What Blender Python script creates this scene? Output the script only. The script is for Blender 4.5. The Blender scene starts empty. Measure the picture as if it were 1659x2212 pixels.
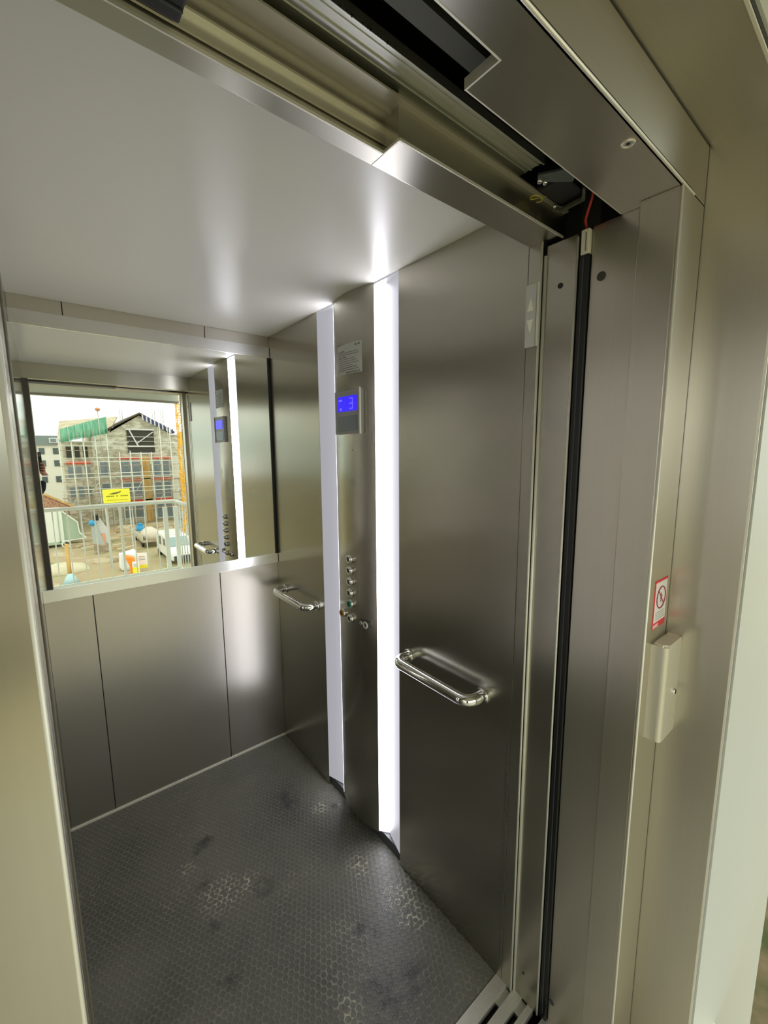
import bpy, bmesh, math, random
from mathutils import Vector, Matrix
random.seed(7)
S = bpy.context.scene
COL = S.collection

# ---------------------------------------------------------------- camera
cam_d = bpy.data.cameras.new('camera'); cam = bpy.data.objects.new('camera', cam_d); COL.objects.link(cam)
S.camera = cam
YAW, PIT, ROL = 0.6778, -0.1415, -0.0071
cy_, sy_ = math.cos(YAW), math.sin(YAW); cp_, sp_ = math.cos(PIT), math.sin(PIT)
fw = Vector((sy_*cp_, cy_*cp_, sp_)); r0 = Vector((cy_, -sy_, 0)); u0 = r0.cross(fw)
rt = math.cos(ROL)*r0 + math.sin(ROL)*u0; up = -math.sin(ROL)*r0 + math.cos(ROL)*u0
m3 = Matrix((rt, up, -fw)).transposed()
cam.matrix_world = Matrix.Translation((-0.9577, -2.1191, 1.6197)) @ m3.to_4x4()
cam_d.sensor_fit = 'VERTICAL'; cam_d.sensor_height = 24.0
cam_d.lens = 914.3/2212*24.0
cam_d.clip_start = 0.004; cam_d.clip_end = 600

# ---------------------------------------------------------------- sky, exposure
W = bpy.data.worlds.new('overcast_sky'); S.world = W; W.use_nodes = True
nt = W.node_tree; nt.nodes.clear()
o_ = nt.nodes.new('ShaderNodeOutputWorld'); bg = nt.nodes.new('ShaderNodeBackground')
tc = nt.nodes.new('ShaderNodeTexCoord'); mp = nt.nodes.new('ShaderNodeMapping'); mp.inputs['Scale'].default_value = (1.2, 1.2, 7)
nz = nt.nodes.new('ShaderNodeTexNoise'); nz.inputs['Scale'].default_value = 1.6; nz.inputs['Detail'].default_value = 5
rp = nt.nodes.new('ShaderNodeValToRGB')
rp.color_ramp.elements[0].position = 0.40; rp.color_ramp.elements[0].color = (0.48, 0.58, 0.52, 1)
rp.color_ramp.elements[1].position = 0.58; rp.color_ramp.elements[1].color = (1.0, 0.985, 0.91, 1)
nt.links.new(tc.outputs['Generated'], mp.inputs['Vector']); nt.links.new(mp.outputs['Vector'], nz.inputs['Vector'])
nt.links.new(nz.outputs['Fac'], rp.inputs['Fac']); nt.links.new(rp.outputs['Color'], bg.inputs['Color'])
bg.inputs['Strength'].default_value = 1.25
nt.links.new(bg.outputs['Background'], o_.inputs['Surface'])

vs = S.view_settings
vs.view_transform = 'Standard'; vs.look = 'None'; vs.gamma = 1.0; vs.use_curve_mapping = False
vs.exposure = 0.8
LED_POWER = 6.5
S.cycles.use_denoising = True
S.cycles.max_bounces = 14; S.cycles.glossy_bounces = 10; S.cycles.diffuse_bounces = 5
S.cycles.transparent_max_bounces = 16
S.cycles.sample_clamp_indirect = 6.0

# ---------------------------------------------------------------- materials
MATS = {}
def nodes(name):
    m = bpy.data.materials.new(name); m.use_nodes = True
    n = m.node_tree; n.nodes.clear()
    out = n.nodes.new('ShaderNodeOutputMaterial'); b = n.nodes.new('ShaderNodeBsdfPrincipled')
    n.links.new(b.outputs[0], out.inputs['Surface'])
    MATS[name] = m
    return m, n, b
def plain(name, col, rough=0.5, metal=0.0, var=0.06, scale=9.0, spec=0.5, emis=None, es=0.0, alpha=1.0):
    m, n, b = nodes(name)
    t = n.nodes.new('ShaderNodeTexCoord')
    z = n.nodes.new('ShaderNodeTexNoise'); z.inputs['Scale'].default_value = scale; z.inputs['Detail'].default_value = 4
    n.links.new(t.outputs['Object'], z.inputs['Vector'])
    mx = n.nodes.new('ShaderNodeMix'); mx.data_type = 'RGBA'
    mx.inputs[6].default_value = tuple(min(1, c*(1-var)) for c in col) + (1,)
    mx.inputs[7].default_value = tuple(min(1, c*(1+var)) for c in col) + (1,)
    n.links.new(z.outputs['Fac'], mx.inputs[0]); n.links.new(mx.outputs[2], b.inputs['Base Color'])
    b.inputs['Roughness'].default_value = rough; b.inputs['Metallic'].default_value = metal
    b.inputs['Specular IOR Level'].default_value = spec; b.inputs['Alpha'].default_value = alpha
    if emis: b.inputs['Emission Color'].default_value = emis + (1,); b.inputs['Emission Strength'].default_value = es
    return m
def steel(name, col=(0.48, 0.46, 0.395), rough=0.3, aniso=0.8, tan=(0.7071, 0.7071, 0.0), grain=(260, 260, 2.0), smudge=0.05):
    m, n, b = nodes(name)
    t = n.nodes.new('ShaderNodeTexCoord')
    mp = n.nodes.new('ShaderNodeMapping'); mp.inputs['Scale'].default_value = grain
    z = n.nodes.new('ShaderNodeTexNoise'); z.inputs['Scale'].default_value = 1.0; z.inputs['Detail'].default_value = 2
    n.links.new(t.outputs['Object'], mp.inputs['Vector']); n.links.new(mp.outputs['Vector'], z.inputs['Vector'])
    z2 = n.nodes.new('ShaderNodeTexNoise'); z2.inputs['Scale'].default_value = 2.3; z2.inputs['Detail'].default_value = 5
    n.links.new(t.outputs['Object'], z2.inputs['Vector'])
    ad = n.nodes.new('ShaderNodeMath'); ad.operation = 'MULTIPLY_ADD'
    ad.inputs[1].default_value = smudge; ad.inputs[2].default_value = rough - smudge*0.5
    n.links.new(z2.outputs['Fac'], ad.inputs[0]); n.links.new(ad.outputs[0], b.inputs['Roughness'])
    mx = n.nodes.new('ShaderNodeMix'); mx.data_type = 'RGBA'
    mx.inputs[6].default_value = tuple(c*0.97 for c in col)+(1,); mx.inputs[7].default_value = tuple(min(1, c*1.03) for c in col)+(1,)
    n.links.new(z.outputs['Fac'], mx.inputs[0]); n.links.new(mx.outputs[2], b.inputs['Base Color'])
    b.inputs['Metallic'].default_value = 1.0; b.inputs['Anisotropic'].default_value = aniso
    cx = n.nodes.new('ShaderNodeCombineXYZ')
    for i in range(3): cx.inputs[i].default_value = tan[i]
    n.links.new(cx.outputs[0], b.inputs['Tangent'])
    return m
ST = steel('brushed_steel', rough=0.235)
STH = steel('brushed_steel_header', col=(0.54, 0.52, 0.45), tan=(0, 0.7071, 0.7071), grain=(1.2, 180, 180), rough=0.31, smudge=0.0)
STB = steel('back_wall_steel', col=(0.60, 0.57, 0.50), rough=0.31, aniso=0.5, smudge=0.0)
STJ = steel('jamb_steel', col=(0.63, 0.60, 0.52), rough=0.31, aniso=0.6, smudge=0.0)
POL = plain('polished_trim', (0.78, 0.77, 0.72), 0.12, 1.0, 0.02)
EDGE = plain('pale_highlight_edge', (0.92, 0.90, 0.80), 0.5, 0.7, 0.03)  # paler than the steel: highlights on folded edges put into the colour
CHR = plain('chrome', (0.86, 0.86, 0.84), 0.06, 1.0, 0.01)
ALU = plain('aluminium', (0.64, 0.65, 0.57), 0.45, 1.0, 0.05)
SATIN = plain('satin_metal', (0.76, 0.73, 0.61), 0.33, 0.6, 0.03)
MIRR = plain('mirror_silver', (0.93, 0.95, 0.92), 0.0, 1.0, 0.0)
BLK = plain('black_rubber', (0.012, 0.012, 0.012), 0.45, 0, 0.1)
BLKG = plain('black_gloss_plastic', (0.008, 0.008, 0.009), 0.35, 0, 0.1)
VOID = plain('shaft_dark', (0.02, 0.019, 0.016), 0.9, 0, 0.2)
DGREY = plain('dark_grey_plastic', (0.06, 0.065, 0.065), 0.4)
LGREY = plain('light_grey_plastic', (0.37, 0.37, 0.35), 0.4)
WHT = plain('reflector_added_glow', (0.055, 0.055, 0.06), 0.45, 0, 0.01, emis=(0.93, 0.92, 1.0), es=0.22)  # near-black base; its emission stands in for light bounced from the diffuser
LED = plain('led_diffuser', (0.9, 0.9, 0.95), 0.4, 0, 0.0, emis=(0.91, 0.90, 1.0), es=LED_POWER)
FAC = plain('facade_panel', (0.62, 0.635, 0.58), 0.5, 0, 0.02, 3)
WIR = plain('yellow_wire', (0.55, 0.50, 0.05), 0.4)
REDW = plain('red_cable', (0.45, 0.03, 0.02), 0.4)
LBL = plain('label_silver', (0.72, 0.68, 0.52), 0.5, 0.0, 0.04)
INK = plain('grey_ink', (0.16, 0.17, 0.16), 0.6)
PLATE = plain('notice_plate_grey', (0.55, 0.56, 0.52), 0.45, 0.1)
SCR = plain('blue_lcd', (0.02, 0.01, 0.6), 0.3, 0, 0.0, emis=(0.03, 0.012, 0.95), es=0.5)
SEG = plain('lcd_segment', (0.2, 0.2, 0.9), 0.4, 0, 0.0, emis=(0.14, 0.10, 1.0), es=0.6)
SCR2 = plain('unlit_lcd', (0.12, 0.15, 0.19), 0.2)
CREAM = plain('cream_arrow', (0.92, 0.90, 0.78), 0.5)
GRN = plain('green_ring_plastic', (0.03, 0.33, 0.20), 0.35)
ORG = plain('amber_ring_plastic', (0.62, 0.28, 0.03), 0.35)
IVO = plain('ivory_plastic', (0.66, 0.65, 0.56), 0.35)
RED = plain('sticker_red', (0.80, 0.03, 0.05), 0.5)
STW = plain('sticker_white', (0.88, 0.86, 0.80), 0.5)
MAR = plain('sticker_maroon', (0.36, 0.04, 0.10), 0.5)
CONC = plain('concrete', (0.48, 0.46, 0.40), 0.85, 0, 0.12, 4)
RAILM = plain('painted_rail_white', (0.86, 0.90, 0.84), 0.4)

def ceil_mat():
    m, n, b = nodes('ceiling_panel')
    b.inputs['Base Color'].default_value = (0.88, 0.87, 0.80, 1); b.inputs['Metallic'].default_value = 0.0
    b.inputs['Anisotropic'].default_value = 0.3
    b.inputs['Roughness'].default_value = 0.31
    return m
CEIL = ceil_mat()

DIRT = [(-0.583, -0.679, 0.10), (-0.50, -0.70, 0.06), (-0.13, -0.91, 0.06), (-0.108, -0.575, 0.045), (-0.077, -1.10, 0.09), (-0.09, -1.18, 0.07), (-0.035, -0.618, 0.02), (-0.66, -0.50, 0.04), (-0.40, -1.25, 0.05)]
DARK = [(-0.243, -1.115, 0.07), (-0.30, -1.29, 0.09), (-0.452, -0.753, 0.05), (-0.206, -0.444, 0.08), (-0.21, -1.32, 0.07), (-0.62, -0.60, 0.04), (-0.65, -0.95, 0.05)]
def floor_mat():
    """rubber coin flooring: hexagonally packed shallow discs, pale dirt in the joints, stains"""
    m, n, b = nodes('studded_rubber')
    N = n.nodes.new; L = n.links.new
    def math_(op, a, b_=None, c=None):
        q = N('ShaderNodeMath'); q.operation = op
        for i, v in enumerate((a, b_, c)):
            if v is None: continue
            if isinstance(v, (int, float)): q.inputs[i].default_value = v
            else: L(v, q.inputs[i])
        return q.outputs[0]
    t = N('ShaderNodeTexCoord'); sp = N('ShaderNodeSeparateXYZ'); L(t.outputs['Object'], sp.inputs[0])
    P = 0.0195
    x = math_('DIVIDE', sp.outputs[0], P); y = math_('DIVIDE', sp.outputs[1], P*math.sqrt(3))
    def cell(ox):
        fx = math_('SUBTRACT', math_('FRACT', math_('ADD', x, ox+100)), 0.5)
        fy = math_('MULTIPLY', math_('SUBTRACT', math_('FRACT', math_('ADD', y, ox+100)), 0.5), math.sqrt(3))
        return math_('SQRT', math_('ADD', math_('MULTIPLY', fx, fx), math_('MULTIPLY', fy, fy)))
    d = math_('MINIMUM', cell(0.0), cell(0.5))
    mr = N('ShaderNodeMapRange'); mr.interpolation_type = 'SMOOTHSTEP'
    mr.inputs['From Min'].default_value = 0.34; mr.inputs['From Max'].default_value = 0.46; L(d, mr.inputs['Value'])
    joint = mr.outputs[0]
    def noise(s, det, lo, hi, off=0):
        z = N('ShaderNodeTexNoise'); z.inputs['Scale'].default_value = s; z.inputs['Detail'].default_value = det
        mp_ = N('ShaderNodeMapping'); mp_.inputs['Location'].default_value = (off, off*2, 0)
        L(t.outputs['Object'], mp_.inputs[0]); L(mp_.outputs[0], z.inputs['Vector'])
        r = N('ShaderNodeMapRange'); r.inputs['From Min'].default_value = lo; r.inputs['From Max'].default_value = hi
        L(z.outputs['Fac'], r.inputs['Value']); return r.outputs[0]
    dust = noise(3.0, 6, 0.30, 0.72, 3); grit = noise(60, 3, 0.42, 0.62, 9); mudp = noise(4.0, 5, 0.56, 0.70, 21); wet = noise(4.2, 4, 0.66, 0.72, 40)
    def mix(f, a, c):
        q = N('ShaderNodeMix'); q.data_type = 'RGBA'
        if isinstance(f, float): q.inputs[0].default_value = f
        else: L(f, q.inputs[0])
        for i, v in ((6, a), (7, c)):
            if isinstance(v, tuple): q.inputs[i].default_value = v + (1,)
            else: L(v, q.inputs[i])
        return q.outputs[2]
    base = mix(dust, (0.080, 0.082, 0.073), (0.175, 0.173, 0.138))
    def spots(lst):
        acc = None
        for (px, py, r) in lst:
            dx = math_('SUBTRACT', sp.outputs[0], px); dy = math_('SUBTRACT', sp.outputs[1], py)
            dd = math_('SQRT', math_('ADD', math_('MULTIPLY', dx, dx), math_('MULTIPLY', dy, dy)))
            q = N('ShaderNodeMapRange'); q.inputs['From Min'].default_value = r; q.inputs['From Max'].default_value = r*0.2
            L(dd, q.inputs['Value']); acc = q.outputs[0] if acc is None else math_('MAXIMUM', acc, q.outputs[0])
        return acc
    base = mix(math_('MULTIPLY', joint, math_('MULTIPLY_ADD', grit, 0.45, 0.15)), base, (0.23, 0.225, 0.175))
    base = mix(math_('MULTIPLY', math_('MULTIPLY', mudp, grit), math_('MULTIPLY_ADD', joint, 0.75, 0.12)), base, (0.30, 0.29, 0.22))
    base = mix(math_('MULTIPLY', math_('MULTIPLY', spots(DIRT), grit), math_('MULTIPLY_ADD', joint, 0.9, 0.1)), base, (0.55, 0.52, 0.38))
    base = mix(math_('MULTIPLY', math_('MULTIPLY', spots(DARK), noise(22, 4, 0.38, 0.6, 5)), 0.8), base, (0.02, 0.02, 0.022))
    base = mix(math_('MULTIPLY', wet, 0.75), base, (0.022, 0.022, 0.024))
    L(base, b.inputs['Base Color'])
    L(math_('MULTIPLY_ADD', dust, 0.16, 0.36), b.inputs['Roughness'])
    bp = N('ShaderNodeBump'); bp.inputs['Strength'].default_value = 0.55; bp.inputs['Distance'].default_value = 0.0015
    L(math_('ADD', joint, math_('MULTIPLY', grit, 0.25)), bp.inputs['Height']); L(bp.outputs[0], b.inputs['Normal'])
    return m
RUB = floor_mat()

def ground_mat():
    m, n, b = nodes('site_mud_and_grass')
    t = n.nodes.new('ShaderNodeTexCoord')
    z = n.nodes.new('ShaderNodeTexNoise'); z.inputs['Scale'].default_value = 0.22; z.inputs['Detail'].default_value = 9; z.inputs['Roughness'].default_value = 0.65
    r = n.nodes.new('ShaderNodeValToRGB'); e = r.color_ramp.elements
    e[0].position = 0.34; e[0].color = (0.22, 0.22, 0.08, 1); e[1].position = 0.68; e[1].color = (0.60, 0.52, 0.34, 1)
    k = e.new(0.46); k.color = (0.42, 0.36, 0.19, 1); k = e.new(0.56); k.color = (0.42, 0.32, 0.19, 1)
    n.links.new(t.outputs['Object'], z.inputs['Vector']); n.links.new(z.outputs['Fac'], r.inputs['Fac'])
    n.links.new(r.outputs['Color'], b.inputs['Base Color']); b.inputs['Roughness'].default_value = 0.95
    return m
GROUND = ground_mat()
def mottled(name, c1, c2, scale, rough=0.8, lo=0.4, hi=0.6, stretch=(1, 1, 1), alpha=1.0):
    m, n, b = nodes(name)
    t = n.nodes.new('ShaderNodeTexCoord'); mp = n.nodes.new('ShaderNodeMapping'); mp.inputs['Scale'].default_value = stretch
    z = n.nodes.new('ShaderNodeTexNoise'); z.inputs['Scale'].default_value = scale; z.inputs['Detail'].default_value = 6
    r = n.nodes.new('ShaderNodeValToRGB'); e = r.color_ramp.elements
    e[0].position = lo; e[0].color = c1 + (1,); e[1].position = hi; e[1].color = c2 + (1,)
    n.links.new(t.outputs['Object'], mp.inputs[0]); n.links.new(mp.outputs[0], z.inputs['Vector']); n.links.new(z.outputs['Fac'], r.inputs['Fac'])
    n.links.new(r.outputs['Color'], b.inputs['Base Color']); b.inputs['Roughness'].default_value = rough; b.inputs['Alpha'].default_value = alpha
    return m
PLASTER = mottled('raw_block_wall', (0.40, 0.37, 0.27), (0.72, 0.69, 0.56), 1.4, lo=0.36, hi=0.62, stretch=(1, 1, 2))
BRICKW = mottled('red_brick_wall', (0.34, 0.17, 0.11), (0.50, 0.33, 0.24), 3.0)
WOODO = mottled('yellow_timber_board', (0.55, 0.30, 0.07), (0.66, 0.46, 0.18), 1.0, stretch=(3, 3, 0.4))
GLASSW = plain('new_window_glass', (0.22, 0.27, 0.30), 0.12, 0, 0.2, 1.0)
WFR = plain('window_frame_white', (0.70, 0.70, 0.66), 0.5)
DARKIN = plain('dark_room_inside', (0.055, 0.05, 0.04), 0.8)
REDL = plain('red_lintel_foil', (0.75, 0.10, 0.05), 0.6)
ROOFT = mottled('timber_roof_deck', (0.50, 0.42, 0.27), (0.60, 0.52, 0.36), 1.0)
ROOFD = plain('dark_roof_edge', (0.10, 0.07, 0.05), 0.7)
SCAF = plain('scaffold_tube', (0.74, 0.75, 0.64), 0.5, 0.0)
GALV = plain('galvanised_tube', (0.56, 0.58, 0.50), 0.5, 0.3)
DECKM = mottled('scaffold_board', (0.33, 0.25, 0.17), (0.50, 0.42, 0.30), 2)
NET = mottled('green_debris_net', (0.05, 0.45, 0.26), (0.20, 0.62, 0.45), 1.2, alpha=0.62, stretch=(3, 3, 0.6))
YEL = plain('yellow_banner', (0.88, 0.83, 0.05), 0.6)
INKB = plain('banner_dark_ink', (0.12, 0.12, 0.04), 0.6)
CRY = plain('crane_yellow', (0.88, 0.50, 0.05), 0.5)
VANW = plain('van_white_paint', (0.82, 0.82, 0.76), 0.25, 0, 0.02)
VGL = plain('van_glass', (0.10, 0.13, 0.13), 0.1)
TYRE = plain('tyre_black', (0.02, 0.02, 0.02), 0.8)
CONT = plain('container_white', (0.80, 0.82, 0.74), 0.5)
GREENP = plain('pale_green_panel', (0.40, 0.50, 0.36), 0.6)
BLUE = plain('blue_plastic', (0.03, 0.33, 0.62), 0.4)
BAGW = plain('white_woven_bag', (0.78, 0.80, 0.78), 0.8, 0, 0.1, 4)
ORSH = plain('orange_sheeting', (0.90, 0.28, 0.02), 0.6)
GRYT = plain('grey_tarpaulin', (0.44, 0.47, 0.44), 0.7, 0, 0.15, 2)
MUD = mottled('heaped_earth', (0.30, 0.22, 0.12), (0.52, 0.44, 0.28), 1.2)
FARW = plain('far_house_white', (0.78, 0.77, 0.68), 0.7)
FARR = plain('far_roof_grey', (0.22, 0.27, 0.26), 0.7)
TILE = mottled('clay_tiles', (0.34, 0.17, 0.10), (0.52, 0.31, 0.20), 5)
LBLU = plain('pale_blue_plastic', (0.45, 0.66, 0.70), 0.5)
SKIN = plain('skin', (0.55, 0.24, 0.17), 0.5, 0, 0.05)
JACK = plain('navy_jacket', (0.012, 0.014, 0.03), 0.8)
TROU = plain('dark_trousers', (0.03, 0.035, 0.045), 0.85)
HAIR = plain('brown_hair', (0.05, 0.03, 0.015), 0.6)
SHOE = plain('black_shoe', (0.015, 0.013, 0.012), 0.5)
LEAF = mottled('leaf_green', (0.09, 0.14, 0.04), (0.22, 0.28, 0.10), 3.0)
BARK = plain('bark', (0.12, 0.08, 0.05), 0.9)

# ---------------------------------------------------------------- geometry helpers
class G:
    def __init__(s): s.b = bmesh.new()
    def box(s, x0, x1, y0, y1, z0, z1, bev=0.0):
        v = bmesh.ops.create_cube(s.b, size=1.0)['verts']
        for p in v:
            p.co = Vector(((x0+x1)/2 + p.co.x*(x1-x0), (y0+y1)/2 + p.co.y*(y1-y0), (z0+z1)/2 + p.co.z*(z1-z0)))
        if bev > 0:
            es = list({e for p in v for e in p.link_edges})
            bmesh.ops.bevel(s.b, geom=es, offset=bev, segments=2, affect='EDGES', profile=0.6)
        return s
    def prism(s, pts, axis, a, c):
        """extrude a closed outline (2-D points) along axis from a to c"""
        def mk(p, t):
            if axis == 'z': return Vector((p[0], p[1], t))
            if axis == 'y': return Vector((p[0], t, p[1]))
            return Vector((t, p[0], p[1]))
        A = [s.b.verts.new(mk(p, a)) for p in pts]; B = [s.b.verts.new(mk(p, c)) for p in pts]
        n = len(pts)
        s.b.faces.new(A); s.b.faces.new(list(reversed(B)))
        for i in range(n): s.b.faces.new((A[i], B[i], B[(i+1) % n], A[(i+1) % n]))
        return s
    def tube(s, path, r, seg=12, caps=True):
        path = [Vector(p) for p in path]; n = len(path)
        rr = r if isinstance(r, (list, tuple)) else [r]*n
        rings = []; prev = None
        for i, p in enumerate(path):
            t = (path[min(i+1, n-1)] - path[max(i-1, 0)]).normalized()
            if prev is None:
                a = Vector((0, 0, 1)) if abs(t.z) < 0.9 else Vector((1, 0, 0)); u = t.cross(a).normalized()
            else: u = (prev - t*prev.dot(t)).normalized()
            prev = u; w = t.cross(u)
            rings.append([s.b.verts.new(p + rr[i]*(math.cos(2*math.pi*k/seg)*u + math.sin(2*math.pi*k/seg)*w)) for k in range(seg)])
        for i in range(n-1):
            for k in range(seg):
                f = s.b.faces.new((rings[i][k], rings[i][(k+1) % seg], rings[i+1][(k+1) % seg], rings[i+1][k])); f.smooth = True
        if caps:
            s.b.faces.new(list(reversed(rings[0]))); s.b.faces.new(rings[-1])
        return s
    def bar(s, a, c, w, h=None):
        h = h or w; a = Vector(a); c = Vector(c); t = (c-a).normalized()
        q = Vector((0, 0, 1)) if abs(t.z) < 0.95 else Vector((0, 1, 0))
        u = t.cross(q).normalized(); v = u.cross(t).normalized()
        A = [s.b.verts.new(a+u*i*w/2+v*j*h/2) for i, j in ((-1, -1), (1, -1), (1, 1), (-1, 1))]
        B = [s.b.verts.new(c+u*i*w/2+v*j*h/2) for i, j in ((-1, -1), (1, -1), (1, 1), (-1, 1))]
        s.b.faces.new(A); s.b.faces.new(list(reversed(B)))
        for i in range(4): s.b.faces.new((A[i], B[i], B[(i+1) % 4], A[(i+1) % 4]))
        return s
    def cyl(s, c, ax, r, h, seg=24, r2=None):
        """cylinder centred on c along axis vector ax"""
        ax = Vector(ax).normalized(); c = Vector(c)
        return s.tube([c-ax*h/2, c+ax*h/2], [r, r2 if r2 is not None else r], seg)
    def ring(s, c, ax, R, r, seg=24, ss=8):
        ax = Vector(ax).normalized(); q = Vector((0, 0, 1)) if abs(ax.z) < 0.9 else Vector((1, 0, 0))
        u = ax.cross(q).normalized(); v = ax.cross(u); c = Vector(c); rg = []
        for i in range(seg):
            a = 2*math.pi*i/seg; d = math.cos(a)*u+math.sin(a)*v
            rg.append([s.b.verts.new(c+d*(R+r*math.cos(2*math.pi*k/ss))+ax*r*math.sin(2*math.pi*k/ss)) for k in range(ss)])
        for i in range(seg):
            for k in range(ss):
                f = s.b.faces.new((rg[i][k], rg[(i+1) % seg][k], rg[(i+1) % seg][(k+1) % ss], rg[i][(k+1) % ss])); f.smooth = True
        return s
    def ball(s, c, r, sx=1, sy=1, sz=1, lump=0.0, sub=3, seed=0):
        v = bmesh.ops.create_icosphere(s.b, subdivisions=sub, radius=1.0)['verts']
        rnd = random.Random(seed); ph = [rnd.uniform(0, 6.28) for _ in range(6)]
        for p in v:
            d = p.co.copy()
            k = 1 + lump*(math.sin(3*d.x+ph[0])*math.sin(3.3*d.y+ph[1]) + 0.6*math.sin(7*d.z+ph[2])*math.sin(6*d.x+ph[3]) + 0.4*math.sin(13*d.y+ph[4]))
            p.co = Vector(c) + Vector((d.x*sx, d.y*sy, d.z*sz))*r*k
        for p in v:
            for f in p.link_faces: f.smooth = True
        return s
    def tri(s, pts, th):
        """flat plate through 3-D points, given thickness vector"""
        th = Vector(th); A = [s.b.verts.new(Vector(p)) for p in pts]; B = [s.b.verts.new(Vector(p)+th) for p in pts]; n = len(pts)
        s.b.faces.new(A); s.b.faces.new(list(reversed(B)))
        for i in range(n): s.b.faces.new((A[i], B[i], B[(i+1) % n], A[(i+1) % n]))
        return s
    def build(s, name, mat, parent=None, origin=None):
        bmesh.ops.recalc_face_normals(s.b, faces=s.b.faces)
        if origin is not None:
            for v in s.b.verts: v.co -= Vector(origin)
        me = bpy.data.meshes.new(name); s.b.to_mesh(me); s.b.free()
        me.materials.append(mat); o = bpy.data.objects.new(name, me); COL.objects.link(o)
        if parent is not None: o.parent = parent
        if origin is not None: o.location = origin
        return o
def tag(o, label, cat, group=None, kind=None):
    if label: o['label'] = label
    if cat: o['category'] = cat
    if group: o['group'] = group
    if kind: o['kind'] = kind
    return o
def thing(name, label, cat, loc=(0, 0, 0), group=None, rz=0):
    o = bpy.data.objects.new(name, None); COL.objects.link(o); o.location = loc; o.rotation_euler = (0, 0, rz)
    o.empty_display_size = 0.05
    return tag(o, label, cat, group)
def struct(name, g, mat, label=None):
    o = g.build(name, mat); o['kind'] = 'structure'
    if label: o['label'] = label
    return o
def copy_tree(o, parent=None):
    c = o.copy(); COL.objects.link(c)
    if parent is not None: c.parent = parent
    for ch in [q for q in o.children]: copy_tree(ch, c)
    return c

H = 2.2; XL = -1.001; YF = -1.491; HD = 2.10

# ================================================================ CABIN SHELL
struct('floor', G().box(XL, 0.03, -1.468, 0.0, -0.02, 0.0), RUB, 'black studded rubber floor of the lift car, dusty and stained')
struct('ceiling', G().box(XL, 0.03, YF, 0.0, H, H+0.02), CEIL, 'plain light grey satin ceiling of the lift car')
g = G()
for a, c in ((XL, -0.8395), (-0.8365, -0.3115), (-0.3085, 0.0)): g.box(a, c, 0.0, 0.015, 0.0, H, 0.0012)
wb = struct('wall_back', g, STB, 'back wall of three brushed steel panels')
g = G()
for xs in (-0.838, -0.31): g.box(xs-0.0016, xs+0.0016, 0.004, 0.02, 0.0, H)
g.build('panel_joint', BLK, wb)
struct('wall_left', G().box(XL-0.02, XL, YF, 0.0, 0.0, H), steel('left_wall_steel', rough=0.11, aniso=0.3, smudge=0.03), 'left wall of brushed steel seen almost edge on')
wr = struct('wall_right', G().box(0.0, 0.02, -1.49, -1.0135, 0.0, H, 0.001), ST, 'tall brushed steel wall panel nearest the door')
wr = struct('wall_right', G().box(0.0, 0.02, -0.4865, 0.0, 0.0, H, 0.001), ST, 'tall brushed steel wall panel in the far right corner')
struct('wall_right', G().box(0.045, 0.055, -1.02, -0.48, 0.0, H), VOID, 'dark backing behind the control column')
struct('baseboard_back', G().box(XL, 0.0, -0.004, 0.0, 0.0, 0.011, 0.001), EDGE, 'thin worn metal strip along the foot of the back wall')
g = G()
for z in range(46):
    for k, yy in enumerate((-1.478, -1.4835)): g.box(-0.0006, 0.001, yy-0.0011, yy+0.0011, 0.05+z*0.0165, 0.05+z*0.0165+0.0125)
struct('trim_1', g, DGREY, 'narrow column of ventilation slots low on the right wall')

# ---------------------------------------------------------------- control column between two light strips
cp = thing('control_panel', 'tall convex steel control column with floor buttons and a blue display', 'control panel', (0.0, -0.75, 0.0))
def arc_x(y):   # y relative to column centre
    return -0.026*(1-(y/0.132)**2)
def col_pts(n=20, h=0.132):
    return [(arc_x(-h+2*h*i/n), -0.75-h+2*h*i/n) for i in range(n+1)]
g = G(); pts = col_pts() + [(0.018, -0.622), (0.018, -0.878)]
g.prism(pts, 'z', 0.045, H)
fp = g.build('face_panel', ST, cp); fp.matrix_parent_inverse = Matrix.Translation((0, 0.75, 0))
g = G().box(0.012, 0.038, -1.012, -0.488, 0.0, 0.045)
g.build('plinth', DGREY, cp).matrix_parent_inverse = Matrix.Translation((0, 0.75, 0))
def CH(g, name, mat, label=None, parent=None):
    o = g.build(name, mat, parent or cp)
    if parent is None: o.matrix_parent_inverse = Matrix.Translation((0, 0.75, 0))
    if label: o['label'] = label
    return o
# floor display unit
xd = -0.0285
du = CH(G().box(xd-0.002, 0.0, -0.834, -0.664, 1.688, 1.851, 0.0015), 'display_unit', LGREY, 'grey display bezel')
CH(G().box(xd-0.0075, xd-0.001, -0.8375, -0.8325, 1.686, 1.853, 0.0008), 'bezel_edge', SATIN, 'bright vertical bezel edge', du)
sc = CH(G().box(xd-0.0032, xd-0.001, -0.813, -0.685, 1.773, 1.829), 'screen', SCR, 'lit blue screen', du)
g = G(); xs0, xs1 = xd-0.0042, xd-0.003
# the figure 3, read from inside the car (left on the panel is the back of the car)
for z in (1.820, 1.801, 1.782): g.box(xs0, xs1, -0.787, -0.766, z-0.0018, z+0.0018)
g.box(xs0, xs1, -0.789, -0.7855, 1.782, 1.820)
CH(g, 'floor_number', SEG, 'pale blue figure 3', du)
CH(G().box(xs0, xs1, -0.716, -0.694, 1.812, 1.819), 'status_symbol', SEG, None, du)
CH(G().box(xs0, xs1, -0.712, -0.700, 1.778, 1.787), 'status_symbol', SEG, None, du)
CH(G().box(xd-0.0032, xd-0.001, -0.813, -0.682, 1.700, 1.756), 'lower_screen', SCR2, 'unlit grey blue window', du)
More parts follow.
